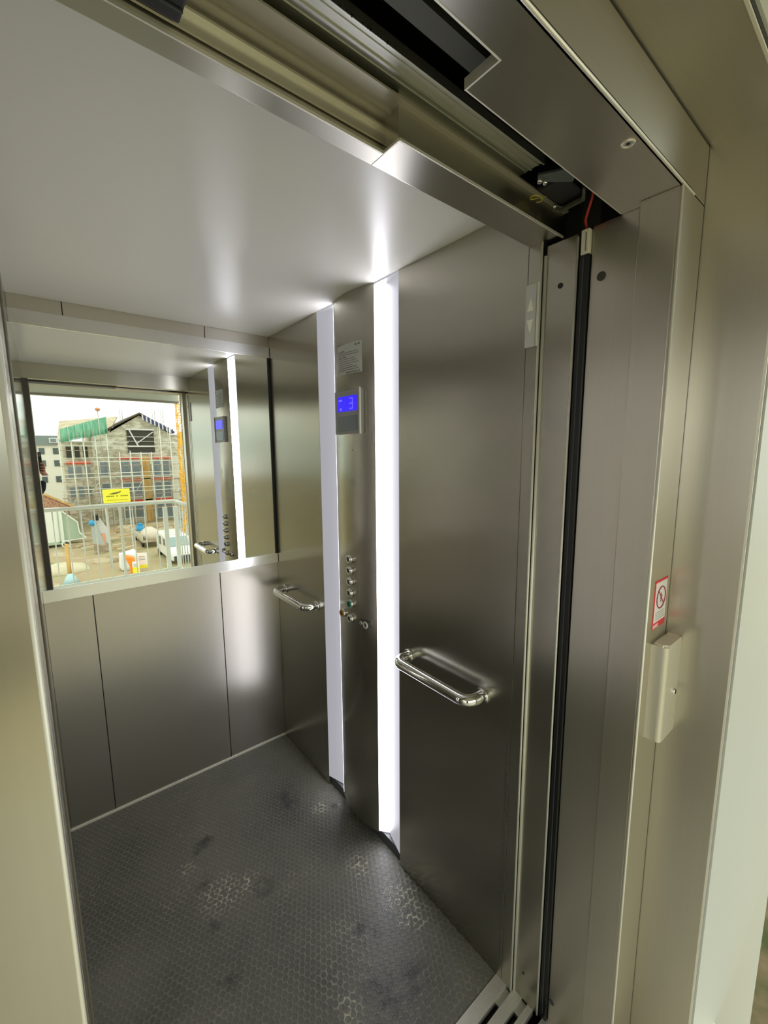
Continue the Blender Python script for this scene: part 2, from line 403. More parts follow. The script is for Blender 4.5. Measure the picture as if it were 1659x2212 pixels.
# push buttons
def button(y, z, mat_ring, label, ringr=0.0115):
    x = arc_x(y+0.75)
    b = CH(G().cyl((x-0.005, y, z), (1, 0, 0), 0.0165, 0.017, 28, 0.0180), 'push_button', CHR, label)
    CH(G().ring((x-0.0140, y, z), (1, 0, 0), ringr, 0.0027), 'button_ring', mat_ring, None, b)
    CH(G().cyl((x-0.0137, y, z), (1, 0, 0), 0.0088, 0.003, 20), 'button_cap', DGREY, None, b)
for i, z in enumerate((1.196, 1.149, 1.103, 1.056)): button(-0.748, z, CHR, 'plain steel floor button')
button(-0.748, 1.010, GRN, 'floor button with green ring')
button(-0.682, 0.950, ORG, 'alarm button with amber ring')
button(-0.748, 0.948, CHR, 'plain steel door button')
x = arc_x(-0.075)
ks = CH(G().box(x-0.006, 0.0, -0.852, -0.798, 0.932, 0.962, 0.005), 'key_switch', DGREY, 'key switch plate')
CH(G().cyl((x-0.008, -0.812, 0.947), (1, 0, 0), 0.008, 0.008, 20), 'lock_cylinder', CHR, None, ks)
CH(G().ring((x-0.009, -0.840, 0.947), (1, 0, 0), 0.0115, 0.0035), 'key_ring', IVO, 'ivory ring', ks)
CH(G().cyl((arc_x(-0.02)-0.0003, -0.771, 1.627), (1, 0, 0), 0.0022, 0.001, 12), 'speaker_hole', BLK)
g = G()
for r in range(9):
    for q in range(9):
        yy = -0.765+(q-4)*0.004; zz = 1.500+(r-4)*0.004
        if math.hypot(yy+0.765, zz-1.5) < 0.018: g.cyl((arc_x(yy+0.75)-0.0002, yy, zz), (1, 0, 0), 0.0007, 0.0006, 6)
CH(g, 'speaker_grille', DGREY)
# notice plate above the display
nt_ = thing('notice_plate', 'small grey instruction plate with lines of tiny print above the blue display', 'sign', (-0.022, -0.754, 1.90))
def NB(g, name, mat, label=None):
    o = g.build(name, mat, nt_); o.matrix_parent_inverse = Matrix.Translation((0.022, 0.754, -1.90))
    if label: o['label'] = label
g = G(); n = 12
top = [(arc_x(-0.08+0.155*i/n)-0.0022, -0.83+0.155*i/n) for i in range(n+1)]
bot = [(arc_x(-0.08+0.155*i/n)-0.0002, -0.83+0.155*i/n) for i in range(n, -1, -1)]
g.prism(top+bot, 'z', 1.909, 2.019); NB(g, 'plate', PLATE)
g = G(); rnd = random.Random(3)
def dash(y0, y1, z, h):
    k = max(1, int(abs(y1-y0)/0.012))
    for i in range(k):
        a = y0+(y1-y0)*i/k; c = y0+(y1-y0)*(i+0.86)/k; xx = arc_x((a+c)/2+0.75)-0.0022
        g.box(xx-0.0006, xx+0.0004, min(a, c), max(a, c), z-h/2, z+h/2)
dash(-0.822, -0.792, 2.009, 0.006)
z = 1.995
for w, h in ((0.045, 0.003), (0.125, 0.0018), (0.13, 0.0018), (0.06, 0.0026), (0.11, 0.0016), (0.12, 0.0016), (0.13, 0.0016), (0.10, 0.0016), (0.12, 0.0022), (0.13, 0.0022)):
    dash(-0.685-w, -0.685, z, h); z -= 0.0078
dash(-0.822, -0.74, 1.915, 0.004)
NB(g, 'print_lines', INK)

# ---------------------------------------------------------------- light strips either side of the column
def strip(sgn, label):
    def Y(d): return -0.75 + sgn*d
    t = thing('strip_light', label, 'light', (0.0, Y(0.2), 0.05), 'light strips beside the control column')
    inv = Matrix.Translation((0, -Y(0.2), -0.05))
    p = [(0.0002, Y(0.1327)), (0.028, Y(0.167)), (0.031, Y(0.165)), (0.004, Y(0.1305))]
    o = G().prism(p, 'z', 0.052, 2.193).build('diffuser', LED, t); o.matrix_parent_inverse = inv; o['label'] = 'glowing white diffuser'
    p = [(0.028, Y(0.167)), (0.0, Y(0.2615)), (0.004, Y(0.264)), (0.032, Y(0.168))]
    o = G().prism(p, 'z', 0.050, 2.195).build('glowing_side_panel', WHT, t); o.matrix_parent_inverse = inv; o['label'] = 'side panel with an added glow in place of bounced light'
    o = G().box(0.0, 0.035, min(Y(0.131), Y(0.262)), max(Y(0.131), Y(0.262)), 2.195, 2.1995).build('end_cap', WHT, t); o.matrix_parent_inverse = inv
    return t
strip(-1, 'broad bright vertical light strip on the door side of the control column')
strip(1, 'pale vertical light strip on the mirror side of the control column')

# ---------------------------------------------------------------- handrails
def handrail(y0, y1, label):
    z = 0.90; d = 0.064; r = 0.0175
    t = thing('handrail', label, 'handrail', (0, (y0+y1)/2, z), 'handrails on the right wall')
    inv = Matrix.Translation((0, -(y0+y1)/2, -z)); P = []; R = 0.036
    P.append((0.0, y0, z)); P.append((-(d-R), y0, z))
    for i in range(1, 9):
        a = math.pi/2*i/8; P.append((-(d-R)-R*math.sin(a), y0-R*(1-math.cos(a)), z))
    for i in range(0, 9):
        a = math.pi/2*i/8; P.append((-(d-R)-R*math.cos(a), y1+R*(1-math.sin(a)), z))
    P.append((0.0, y1, z))
    o = G().tube(P, r, 24).build('grab_bar', CHR, t); o.matrix_parent_inverse = inv
    for y in (y0, y1):
        o = G().cyl((-0.0035, y, z), (1, 0, 0), 0.0235, 0.007, 28).build('mounting_flange', CHR, t); o.matrix_parent_inverse = inv
handrail(-1.065, -1.39, 'larger chrome handrail on the wall panel nearest the door')
handrail(-0.085, -0.415, 'chrome handrail in the far corner beside the mirror')

# ---------------------------------------------------------------- mirror
mi = thing('wall_mirror', 'wide mirror on the back wall reflecting the building site outside', 'mirror', (-0.5, 0.0, 1.03))
inv = Matrix.Translation((0.5, 0, -1.03))
def MI(g, n, m, l=None):
    o = g.build(n, m, mi); o.matrix_parent_inverse = inv
    if l: o['label'] = l
MI(G().box(XL, -0.014, -0.007, -0.001, 1.078, 2.098), 'glass', MIRR)
MI(G().box(XL, -0.002, -0.012, -0.001, 2.094, 2.146, 0.001), 'top_trim', steel('mirror_trim_steel', (0.72, 0.72, 0.70), 0.26, 0.5, (1, 0, 0)), 'satin upper trim')
MI(G().box(XL, -0.002, -0.012, -0.001, 1.030, 1.080, 0.001), 'bottom_trim', plain('mirror_shelf_trim', (0.95, 0.96, 0.93), 0.22, 0.85, 0.01), 'polished lower trim')
MI(G().box(-0.014, -0.002, -0.010, -0.001, 1.080, 2.094), 'edge_seal', BLK, 'black edge strip')

# ---------------------------------------------------------------- car entrance (door_1) and header
d1 = struct('door_1', G().box(0.0, 0.024, -1.524, YF, 0.0, HD, 0.001), ST, 'steel entrance post of the lift car')
def D1(g, n, m, l=None):
    o = g.build(n, m, d1)
    if l: o['label'] = l
    return o
D1(G().box(-0.475, 0.024, -1.563, YF, HD, H+0.02, 0.0008), 'header', STH)
D1(G().box(XL-0.05, -0.475, -1.524, YF, HD, H+0.02, 0.0008), 'header', STH)
D1(G().box(-0.475, 0.02, -1.5655, -1.563, HD-0.0005, HD+0.004), 'header_edge', EDGE, 'bright cut edge')
D1(G().box(XL-0.05, -0.475, -1.5265, -1.524, HD-0.0005, HD+0.004), 'header_edge', EDGE, 'bright cut edge')
D1(G().box(-0.476, -0.474, -1.563, -1.524, HD-0.0004, HD+0.004), 'header_edge', EDGE)
D1(G().tube([(0.001, -1.524, 0.0), (0.001, -1.524, HD)], 0.0028, 10), 'post_edge', EDGE, 'bright folded edge')
D1(G().tube([(0.0095, -1.5295, 0.0), (0.0095, -1.5295, HD-0.03)], 0.0040, 10), 'post_edge', EDGE, 'bright folded edge')
D1(G().box(0.012, 0.05, -1.604, -1.531, 0.0, 2.092, 0.001), 'door_post', ST, 'outer post with a screw hole')
D1(G().tube([(0.0125, -1.604, 0.0), (0.0125, -1.604, 2.085)], 0.0026, 10), 'post_edge', EDGE, 'bright folded edge')
D1(G().cyl((0.0118, -1.568, 1.995), (1, 0, 0), 0.0062, 0.002, 20), 'screw_hole', BLK)
D1(G().cyl((0.0118, -1.556, 0.09), (1, 0, 0), 0.0035, 0.002, 14), 'screw_hole', BLK)
# left side, hidden door pocket
D1(G().box(XL-0.05, -0.9720, -1.524, YF, 0.0, HD, 0.001), 'left_post', plain('dark_reflection_steel', (0.13, 0.115, 0.085), 0.45, 0.4), 'left entrance post, coloured dark for what its inner face reflects')  # steel post; dark reflection on its inner face is put into the colour
D1(G().box(XL-0.05, -0.9740, -1.60, -1.53, 0.0, 2.092, 0.001), 'door_leaf', ST)

# door gear seen up inside the opening
dg = thing('door_track', 'grooved aluminium door track running above the entrance', 'door track', (-0.6, -1.57, 2.15))
inv = Matrix.Translation((0.6, 1.57, -2.15))
def DG(g, n, m, l=None):
    o = g.build(n, m, dg); o.matrix_parent_inverse = inv
    if l: o['label'] = l
g = G().box(-1.12, -0.475, -1.531, -1.527, 2.112, 2.150); g.box(-1.12, -0.475, -1.538, -1.531, 2.128, 2.131)
DG(g, 'inner_web', plain('warm_zinc_sheet', (0.70, 0.685, 0.61), 0.32, 1.0, 0.01), 'yellowish zinc web')
g = G().box(-1.12, 0.02, -1.575, -1.531, 2.150, 2.153); g.box(-1.12, -0.46, -1.545, -1.542, 2.146, 2.150)
DG(g, 'lower_plate', plain('zinc_sheet_grey', (0.48, 0.46, 0.38), 0.4, 0.6, 0.05))
g = G().box(-1.12, -0.155, -1.617, -1.560, 2.166, 2.172)
for yy, hh in ((-1.577, 0.0015), (-1.590, 0.0025), (-1.6045, 0.0012)): g.box(-1.12, -0.155, yy-0.002, yy+0.002, 2.166-hh, 2.166)
g.box(-1.12, -0.155, -1.619, -1.616, 2.160, 2.175)
DG(g, 'track_profile', ALU, 'grooved aluminium profile')
g = G(); rnd = random.Random(11)
for i in range(34): g.cyl((-0.80+i*0.0082+rnd.uniform(-.002, .002), -1.6195, 2.161), (0, 1, 0), rnd.uniform(0.0006, 0.0018), 0.002, 8)
DG(g, 'grease_spots', BLK)
DG(G().box(-1.12, -0.42, -1.700, -1.672, 2.145, 2.20), 'landing_rail', plain('dull_rail', (0.09, 0.09, 0.07), 0.5, 0.3), 'dull dark landing rail')
hg = thing('door_hanger', 'black plastic door hanger hanging at the left end of the track', 'door hanger', (-0.87, -1.556, 2.11))
for (g, n, m) in ((G().box(-1.06, -0.787, -1.577, -1.540, 2.104, 2.145, 0.003), 'block', BLKG), (G().box(-1.06, -0.788, -1.5600, -1.5575, 2.1022, 2.105), 'rib', DGREY)):
    o = g.build(n, m, hg); o.matrix_parent_inverse = Matrix.Translation((0.87, 1.556, -2.11))
dl = thing('door_lock', 'black door contact box with bracket at the right end of the track', 'door contact', (-0.09, -1.61, 2.14))
inv2 = Matrix.Translation((0.09, 1.61, -2.14))
def DL(g, n, m, l=None):
    o = g.build(n, m, dl); o.matrix_parent_inverse = inv2
    if l: o['label'] = l
g = G(); g.tri([(-0.175, -1.618, 2.134), (-0.158, -1.606, 2.134), (-0.105, -1.650, 2.134), (-0.140, -1.680, 2.134)], (0, 0, 0.004)); DL(g, 'bracket', plain('grey_bracket', (0.16, 0.18, 0.17), 0.4, 0.6), 'grey bracket')
DL(G().box(-0.125, -0.035, -1.645, -1.585, 2.138, 2.19, 0.004), 'contact_housing', BLKG)
g = G(); g.tri([(-0.055, -1.577, 2.128), (-0.03, -1.583, 2.128), (-0.035, -1.640, 2.128), (-0.075, -1.660, 2.128), (-0.08, -1.657, 2.128), (-0.043, -1.636, 2.128), (-0.040, -1.590, 2.128), (-0.058, -1.583, 2.128)], (0, 0, 0.006)); DL(g, 'cover_plate', plain('dark_zinc', (0.22, 0.22, 0.17), 0.4, 0.8))
DL(G().cyl((-0.165, -1.616, 2.130), (0, 0, 1), 0.0045, 0.008, 14), 'screw', CHR, 'shiny screw'); DL(G().cyl((-0.153, -1.620, 2.130), (0, 0, 1), 0.0042, 0.008, 14), 'screw', CHR, 'shiny screw')
DL(G().cyl((-0.068, -1.592, 2.127), (0, 0, 1), 0.003, 0.006, 12), 'screw', CHR)
P = [(-0.09, -1.590, 2.14)]
for i in range(11):
    a = math.pi*(0.15+1.6*i/10); P.append((-0.115-0.012*math.sin(a)*1.3, -1.578+0.010*math.cos(a), 2.131))
DL(G().tube(P, 0.0011, 8), 'wire', WIR, 'thin yellow wire loop')
rc = G().tube([(-0.035, -1.658, 2.19), (-0.033, -1.654, 2.13), (-0.02, -1.640, 2.115), (0.0, -1.625, 2.108), (0.022, -1.618, 2.098)], 0.0028, 10).build('red_cable', REDW)
tag(rc, 'short red cable coming down beside the black sensor strip', 'cable')

# light curtain
lc = thing('light_curtain', 'tall black sensor strip in the gap between the two door posts', 'sensor strip', (0.02, -1.617, 0.0))
inv2 = Matrix.Translation((-0.02, 1.617, 0))
for (g, n, m, l) in ((G().box(0.016, 0.034, -1.629, -1.607, 0.0, 2.046, 0.002), 'strip', BLKG, None),
                     (G().box(0.0145, 0.0165, -1.6185, -1.6165, 0.02, 2.04), 'rib', DGREY, None),
                     (G().box(0.014, 0.032, -1.628, -1.610, 2.046, 2.097, 0.002), 'end_cap', LBL, 'pale label at the top end'),
                     (G().box(0.0132, 0.0142, -1.6225, -1.6205, 2.052, 2.09), 'label_print', INK, None)):
    o = g.build(n, m, lc); o.matrix_parent_inverse = inv2
    if l: o['label'] = l
struct('trim_2', G().box(0.036, 0.06, -1.640, -1.600, 0.0, 2.3), VOID, 'black gap behind the sensor strip')

# direction indicator
di = thing('direction_indicator', 'slim grey indicator with an up and a down arrow by the entrance', 'indicator', (0, -1.505, 1.94))
inv2 = Matrix.Translation((0, 1.505, -1.94))
for (g, n, m) in ((G().box(-0.005, 0.0, -1.518, -1.490, 1.869, 2.013, 0.001), 'housing', plain('indicator_grey', (0.60, 0.60, 0.58), 0.4)),
                  (G().box(-0.0072, -0.0005, -1.5235, -1.5205, 1.869, 2.013, 0.0005), 'bright_edge', IVO),
                  (G().tri([(-0.0052, -1.495, 1.952), (-0.0052, -1.512, 1.952), (-0.0052, -1.5035, 1.983)], (-0.0008, 0, 0)), 'up_arrow', CREAM),
                  (G().tri([(-0.0052, -1.495, 1.932), (-0.0052, -1.512, 1.932), (-0.0052, -1.5035, 1.902)], (-0.0008, 0, 0)), 'down_arrow', CREAM)):
    o = g.build(n, m, di); o.matrix_parent_inverse = inv2

# ---------------------------------------------------------------- sills
cs = thing('car_door_sill', 'grooved pale aluminium sill at the edge of the lift floor', 'sill', (-0.5, -1.53, 0))
inv2 = Matrix.Translation((0.5, 1.53, 0))
SILL = plain('sill_aluminium', (0.80, 0.78, 0.72), 0.42, 0.75, 0.05, 60)
for a, c in ((-1.509, -1.470), (-1.556, -1.526), (-1.592, -1.574)):
    g = G().box(XL-0.05, 0.012, a, c, -0.018, 0.002, 0.0008)
    for k in range(int((c-a)/0.004)): g.box(XL-0.05, 0.011, a+0.002+k*0.004, a+0.0032+k*0.004, 0.002, 0.0026)
    o = g.build('sill_bar', SILL, cs); o.matrix_parent_inverse = inv2
for k, (x0, x1, y0, y1) in enumerate(((-1.0, -0.06, -1.526, -1.509), (-1.0, -0.03, -1.574, -1.556))):
    o = G().box(x0, x1, y0, y1, -0.030, -0.026).build('groove_bottom', BLK, cs); o.matrix_parent_inverse = inv2
o = G().box(-0.055, 0.012, -1.526, -1.509, -0.018, -0.006).build('groove_stop', ALU, cs); o.matrix_parent_inverse = inv2
o = G().box(-0.030, 0.012, -1.574, -1.556, -0.018, -0.006).build('groove_stop', ALU, cs); o.matrix_parent_inverse = inv2
ls = thing('landing_door_sill', 'pale aluminium landing sill across the gap from the car sill', 'sill', (-0.5, -1.7, 0))
inv2 = Matrix.Translation((0.5, 1.7, 0))
for a, c in ((-1.655, -1.618), (-1.715, -1.672), (-1.80, -1.732)):
    o = G().box(-1.08, 0.028, a, c, -0.02, 0.002, 0.0008).build('sill_bar', SILL, ls); o.matrix_parent_inverse = inv2
o = G().box(-1.08, 0.028, -1.80, -1.62, -0.05, -0.02).build('sill_base', ALU, ls); o.matrix_parent_inverse = inv2
struct('trim_3', G().box(-1.1, 0.06, -1.80, -1.40, -0.32, -0.30), VOID, 'dark shaft gap below the sills')

# ================================================================ LANDING FRAME (door_2)
d2 = struct('door_2', G().box(0.024, 0.05, -1.732, -1.631, 0.0, HD, 0.0008), STJ, 'steel landing door frame')
def D2(g, n, m, l=None):
    o = g.build(n, m, d2)
    if l: o['label'] = l
    return o
D2(G().box(0.002, 0.05, -1.799, -1.732, 0.0, HD, 0.0015), 'jamb', STJ)
D2(G().box(0.001, 0.117, -1.806, -1.7985, 0.0, HD-0.003, 0.0006), 'jamb_face', STJ)
D2(G().tube([(0.001, -1.8035, 0.0), (0.001, -1.8035, HD-0.003)], 0.0026, 10), 'jamb_edge', EDGE, 'bright outer corner of the jamb')
D2(G().box(-0.465, 0.05, -1.806, -1.690, HD, HD+0.004), 'header_soffit', STH)
D2(G().box(-1.085, -0.465, -1.806, -1.746, HD, HD+0.004), 'header_soffit', STH)
D2(G().box(-1.085, 0.05, -1.690, -1.6885, HD, HD+0.006) if False else G().box(-0.467, 0.02, -1.6905, -1.6885, HD-0.0002, HD+0.008), 'soffit_lip', EDGE)
D2(G().box(-1.085, -0.467, -1.7465, -1.7440, HD-0.0003, HD+0.014), 'soffit_lip', EDGE)
D2(G().box(-0.4675, -0.4650, -1.7465, -1.6885, HD-0.0003, HD+0.014), 'soffit_lip', EDGE)
D2(G().box(-1.085, 0.117, -1.806, -1.7985, HD, 2.204, 0.0006), 'header_face', STH)
D2(G().tube([(-1.085, -1.8040, HD+0.001), (0.06, -1.8040, HD+0.001)], 0.0026, 10), 'header_edge', EDGE, 'bright lower edge')
D2(G().cyl((0.0236, -1.655, 1.992), (1, 0, 0), 0.0095, 0.002, 24), 'screw_hole', plain('hole_shadow_metal', (0.08, 0.075, 0.06), 0.4, 0.7))
D2(G().cyl((0.0236, -1.640, 0.075), (1, 0, 0), 0.007, 0.002, 24), 'screw_hole', DGREY)
# left jamb beside the camera
D2(G().box(-1.081, -0.9700, -1.806, -1.7985, 0.0, HD-0.003, 0.0006), 'jamb_face', STJ)
D2(G().tube([(-0.9708, -1.8040, 0.0), (-0.9708, -1.8040, HD-0.003)], 0.0022, 10), 'jamb_edge', EDGE, 'bright corner of the near jamb')
D2(G().box(-1.0, -0.9735, -1.7985, -1.631, 0.0, HD), 'jamb', STJ)
# reveal cladding around the landing frame
rv = struct('trim_4', G().box(0.1195, 0.126, -1.925, -1.80, 0.0, 2.212, 0.0005), STJ, 'steel reveal cladding around the landing frame')
def RV(g, n, m, l=None):
    o = g.build(n, m, rv)
    if l: o['label'] = l
RV(G().box(-1.095, 0.126, -1.915, -1.80, 2.208, 2.214, 0.0005), 'soffit_cladding', STH)
RV(G().box(-1.095, -1.0855, -1.925, -1.80, 0.0, 2.212, 0.0005), 'side_cladding', STJ)
RV(G().box(0.1165, 0.1195, -1.806, -1.798, 0.0, 2.208), 'joint', BLK, 'dark joint line')
RV(G().box(-1.085, 0.1195, -1.806, -1.798, 2.204, 2.208), 'joint', BLK, 'dark joint line')
RV(G().box(0.1190, 0.1225, -1.929, -1.925, 0.0, 2.214), 'cladding_edge', EDGE, 'bright outer edge')
RV(G().box(-1.09, 0.1225, -1.919, -1.915, 2.206, 2.210), 'cladding_edge', EDGE, 'bright outer edge')
# recessed sensor
rs = thing('recessed_key_lock', 'small round ringed lock set in the underside of the landing header', 'lock', (-0.187, -1.784, HD))
for (g, n, m) in ((G().ring((-0.187, -1.784, HD-0.0005), (0, 0, 1), 0.0085, 0.0022, 28), 'ring', SATIN), (G().cyl((-0.187, -1.784, HD-0.0002), (0, 0, 1), 0.0075, 0.0015, 24), 'disc', LGREY), (G().cyl((-0.187, -1.784, HD-0.0012), (0, 0, 1), 0.003, 0.001, 16), 'keyway', BLK)):
    o = g.build(n, m, rs); o.matrix_parent_inverse = Matrix.Translation((0.187, 1.784, -HD))

# prohibition sticker
ps = thing('prohibition_sticker', 'small red and white prohibition sticker above the metal key box', 'sticker', (0.065, -1.8065, 1.29))
inv2 = Matrix.Translation((-0.065, 1.8065, -1.29))
def PS(g, n, m, l=None):
    o = g.build(n, m, ps); o.matrix_parent_inverse = inv2
    if l: o['label'] = l
PS(G().box(0.028, 0.100, -1.8068, -1.8060, 1.236, 1.344), 'backing', RED)
PS(G().box(0.032, 0.097, -1.8072, -1.8066, 1.250, 1.339), 'white_field', STW)
PS(G().ring((0.064, -1.8073, 1.303), (0, 1, 0), 0.024, 0.0016, 32, 6), 'prohibition_ring', MAR)
PS(G().bar((0.048, -1.8074, 1.320), (0.080, -1.8074, 1.286), 0.0028, 0.0008), 'prohibition_bar', MAR)
g = G(); g.bar((0.064, -1.8074, 1.292), (0.064, -1.8074, 1.313), 0.003, 0.0008); g.bar((0.058, -1.8074, 1.303), (0.070, -1.8074, 1.306), 0.002, 0.0008)
PS(g, 'figure_mark', MAR)
g = G()
for i in range(4): g.box(0.040, 0.090, -1.8075, -1.8070, 1.270-i*0.005, 1.272-i*0.005)
PS(g, 'fine_print', plain('pale_ink', (0.5, 0.5, 0.5), 0.6))
PS(G().box(0.030, 0.060, -1.8075, -1.8067, 1.238, 1.246), 'footer_mark', plain('pink_print', (0.85, 0.5, 0.5), 0.6))
# key box
kb = thing('key_box', 'satin metal key box with rounded top mounted over the frame joint', 'key box', (0.075, -1.806, 1.09))
inv2 = Matrix.Translation((-0.075, 1.806, -1.09))
g = G(); pr = []
x0, x1, yb, yf_ = 0.034, 0.126, -1.806, -1.838
rad = 0.010
for i in range(7):
    a = math.pi/2*i/6; pr.append((x0+rad-rad*math.cos(a), yf_+rad-rad*math.sin(a)))
for i in range(7):
    a = math.pi/2*i/6; pr.append((x1-rad+rad*math.sin(a), yf_+rad-rad*math.cos(a)))
pr += [(x1, yb), (x0, yb)]
g.prism(pr, 'z', 0.985, 1.208)
bmesh.ops.bevel(g.b, geom=[e for e in g.b.edges if all(v.co.z > 1.2 for v in e.verts)], offset=0.005, segments=3, affect='EDGES')
for f in g.b.faces: f.smooth = False
o = g.build('housing', SATIN, kb); o.matrix_parent_inverse = inv2
o = G().cyl((0.098, yf_-0.001, 1.085), (0, 1, 0), 0.0085, 0.005, 24).build('lock_cylinder', CHR, kb); o.matrix_parent_inverse = inv2
o = G().box(0.0965, 0.0995, yf_-0.0042, yf_-0.003, 1.080, 1.090).build('keyway', BLK, kb); o.matrix_parent_inverse = inv2

# ================================================================ OUTER WALLS, SHAFT, GALLERY
wf = struct('wall_front', G().box(0.131, 1.23, -1.932, -1.83, -3.0, 3.2), FAC, 'pale green grey facade panel right of the lift frame')
for g in (G().box(-3.2, -1.10, -1.932, -1.83, -3.0, 3.2), G().box(-1.10, 0.131, -1.922, -1.83, 2.226, 3.2)): g.build('facade_panel', FAC, wf)
G().box(-1.2, 0.14, -1.93, -1.83, -3.0, -0.06).build('facade_panel', FAC, wf)
g = G(); g.box(0.127, 0.1305, -1.928, -1.84, 0.0, 2.222); g.box(-1.1, 0.1305, -1.918, -1.84, 2.215, 2.2255); g.box(-1.1, -1.0955, -1.928, -1.84, 0, 2.222)
g.build('frame_joint', BLK, wf)
sh = struct('trim_5', G().box(0.13, 1.21, -1.83, 0.4, -3.0, 2.9), VOID, 'near-black lift shaft boxes around the car, added to stop light leaks')  # closed near-black boxes added so no sky light leaks in
for g in (G().box(-1.35, -1.12, -1.83, 0.4, -3.0, 2.9), G().box(-1.2, 0.2, 0.06, 0.4, -0.5, 2.9), G().box(-1.2, 0.2, -1.83, 0.1, 2.32, 2.5), G().box(-1.2, 0.2, -1.40, 0.1, -0.6, -0.3), G().box(-1.12, 0.13, -1.797, -1.70, 2.215, 2.32), G().box(-1.12, 0.13, -1.83, -1.80, 2.222, 2.5), G().box(0.055, 0.13, -1.797, -1.48, -0.3, 2.33), G().box(-1.12, -1.0, -1.79, -1.62, 0, 2.2), G().box(-1.12, 0.13, -1.80, -1.74, -0.3, -0.055)):
    g.build('shaft_lining', VOID, sh)
struct('floor_gallery', G().box(-4.2, 0.392, -3.98, -1.932, -0.16, -0.004), plain('gallery_concrete', (0.78, 0.74, 0.59), 0.7, 0, 0.06, 4), 'light concrete gallery floor in front of the lift')
struct('ceiling_gallery', G().box(-4.2, 0.50, -3.98, -1.932, 2.42, 2.60), CONC, 'slab roofing the gallery')
cbm = struct('trim_6', G().box(-4.2, 0.50, -3.96, -3.90, 2.275, 2.42, 0.004), plain('eave_white', (0.80, 0.84, 0.78), 0.5), 'pale eave beam along the gallery edge')
G().box(-4.2, 0.50, -3.97, -3.89, 2.255, 2.275).build('drip_edge', plain('eave_grey', (0.30, 0.29, 0.26), 0.5), cbm)
struct('floor_threshold', G().box(-1.09, 0.12, -1.932, -1.802, -0.10, -0.002), plain('threshold_concrete', (0.60, 0.57, 0.44), 0.7), 'light threshold under the landing frame')

# railing of the gallery (seen in the mirror)
ra = thing('balcony_railing', 'white painted balcony railing at the gallery edge, seen in the mirror', 'railing', (-1.2, -3.88, 0))
inv2 = Matrix.Translation((1.2, 3.88, 0))
def RA(g, n, l=None):
    o = g.build(n, RAILM, ra); o.matrix_parent_inverse = inv2
    if l: o['label'] = l
    return o
RA(G().tube([(-4.1, -3.88, 1.0), (0.31, -3.88, 1.0), (0.350, -3.872, 1.0), (0.370, -3.83, 1.0), (0.370, -2.75, 1.0)], 0.022, 14), 'top_rail')
RA(G().box(-4.1, 0.38, -3.888, -3.872, 0.085, 0.125), 'bottom_rail')
RA(G().box(0.362, 0.378, -3.87, -2.75, 0.085, 0.125), 'bottom_rail')
for i in range(33):
    xx = 0.13 - i*0.13
    if i % 9 == 3: RA(G().box(xx-0.014, xx+0.014, -3.892, -3.868, -0.004, 0.98), 'railing_post')
    else: RA(G().tube([(xx, -3.88, 0.12), (xx, -3.88, 0.985)], 0.0065, 8), 'baluster')
for xx in (0.235, 0.362): RA(G().box(xx-0.024, xx+0.024, -3.905, -3.857, -0.004, 0.935, 0.003), 'end_post', 'thick square end post')
for i in range(8): RA(G().tube([(0.370, -3.72+i*0.13, 0.12), (0.370, -3.72+i*0.13, 0.985)], 0.0065, 8), 'baluster')

# ================================================================ PHOTOGRAPHER
def skin_mesh(name, verts, edges, radii, mat, parent, root=0, sub=2):
    me = bpy.data.meshes.new(name); me.from_pydata([tuple(v) for v in verts], edges, []); me.update()
    o = bpy.data.objects.new(name, me); COL.objects.link(o); me.materials.append(mat)
    m = o.modifiers.new('skin', 'SKIN'); m.use_smooth_shade = True
    for i, r in enumerate(radii):
        sv = me.skin_vertices[0].data[i]; sv.radius = r if isinstance(r, tuple) else (r, r); sv.use_root = (i == root)
    s = o.modifiers.new('sub', 'SUBSURF'); s.levels = sub; s.render_levels = sub
    if parent is not None: o.parent = parent
    return o
PX, PY = -1.36, -2.62
pe = thing('person', 'person in a dark jacket holding up a black phone, sliver seen in the mirror', 'person', (PX, PY, 0))
inv2 = Matrix.Translation((-PX, -PY, 0))
V = [(PX, PY, 0.98), (PX, PY, 1.18), (PX, PY+0.01, 1.36), (PX, PY+0.01, 1.46), (PX, PY+0.02, 1.53),
     (PX+0.17, PY+0.02, 1.43), (PX+0.27, PY+0.12, 1.20), (-0.972, -2.235, 1.345), (-0.958, -2.20, 1.41),
     (PX-0.17, PY+0.02, 1.43), (PX-0.24, PY+0.03, 1.16), (PX-0.20, PY+0.17, 0.98), (PX-0.17, PY+0.24, 0.93),
     (PX+0.10, PY, 0.92), (PX+0.12, PY+0.02, 0.50), (PX+0.13, PY-0.02, 0.09), (PX-0.10, PY, 0.92), (PX-0.12, PY+0.02, 0.50), (PX-0.13, PY-0.02, 0.09)]
E_ = [(0, 1), (1, 2), (2, 3), (3, 4), (3, 5), (5, 6), (6, 7), (7, 8), (3, 9), (9, 10), (10, 11), (11, 12), (0, 13), (13, 14), (14, 15), (0, 16), (16, 17), (17, 18)]
R_ = [(0.15, 0.11), (0.135, 0.10), (0.155, 0.11), (0.10, 0.08), 0.058, 0.065, 0.052, 0.034, 0.026, 0.065, 0.052, 0.042, 0.036, 0.098, 0.070, 0.052, 0.098, 0.070, 0.052]
body = skin_mesh('body', V, E_, R_, JACK, pe); body.matrix_parent_inverse = inv2; body['label'] = 'navy jacket and trousers'
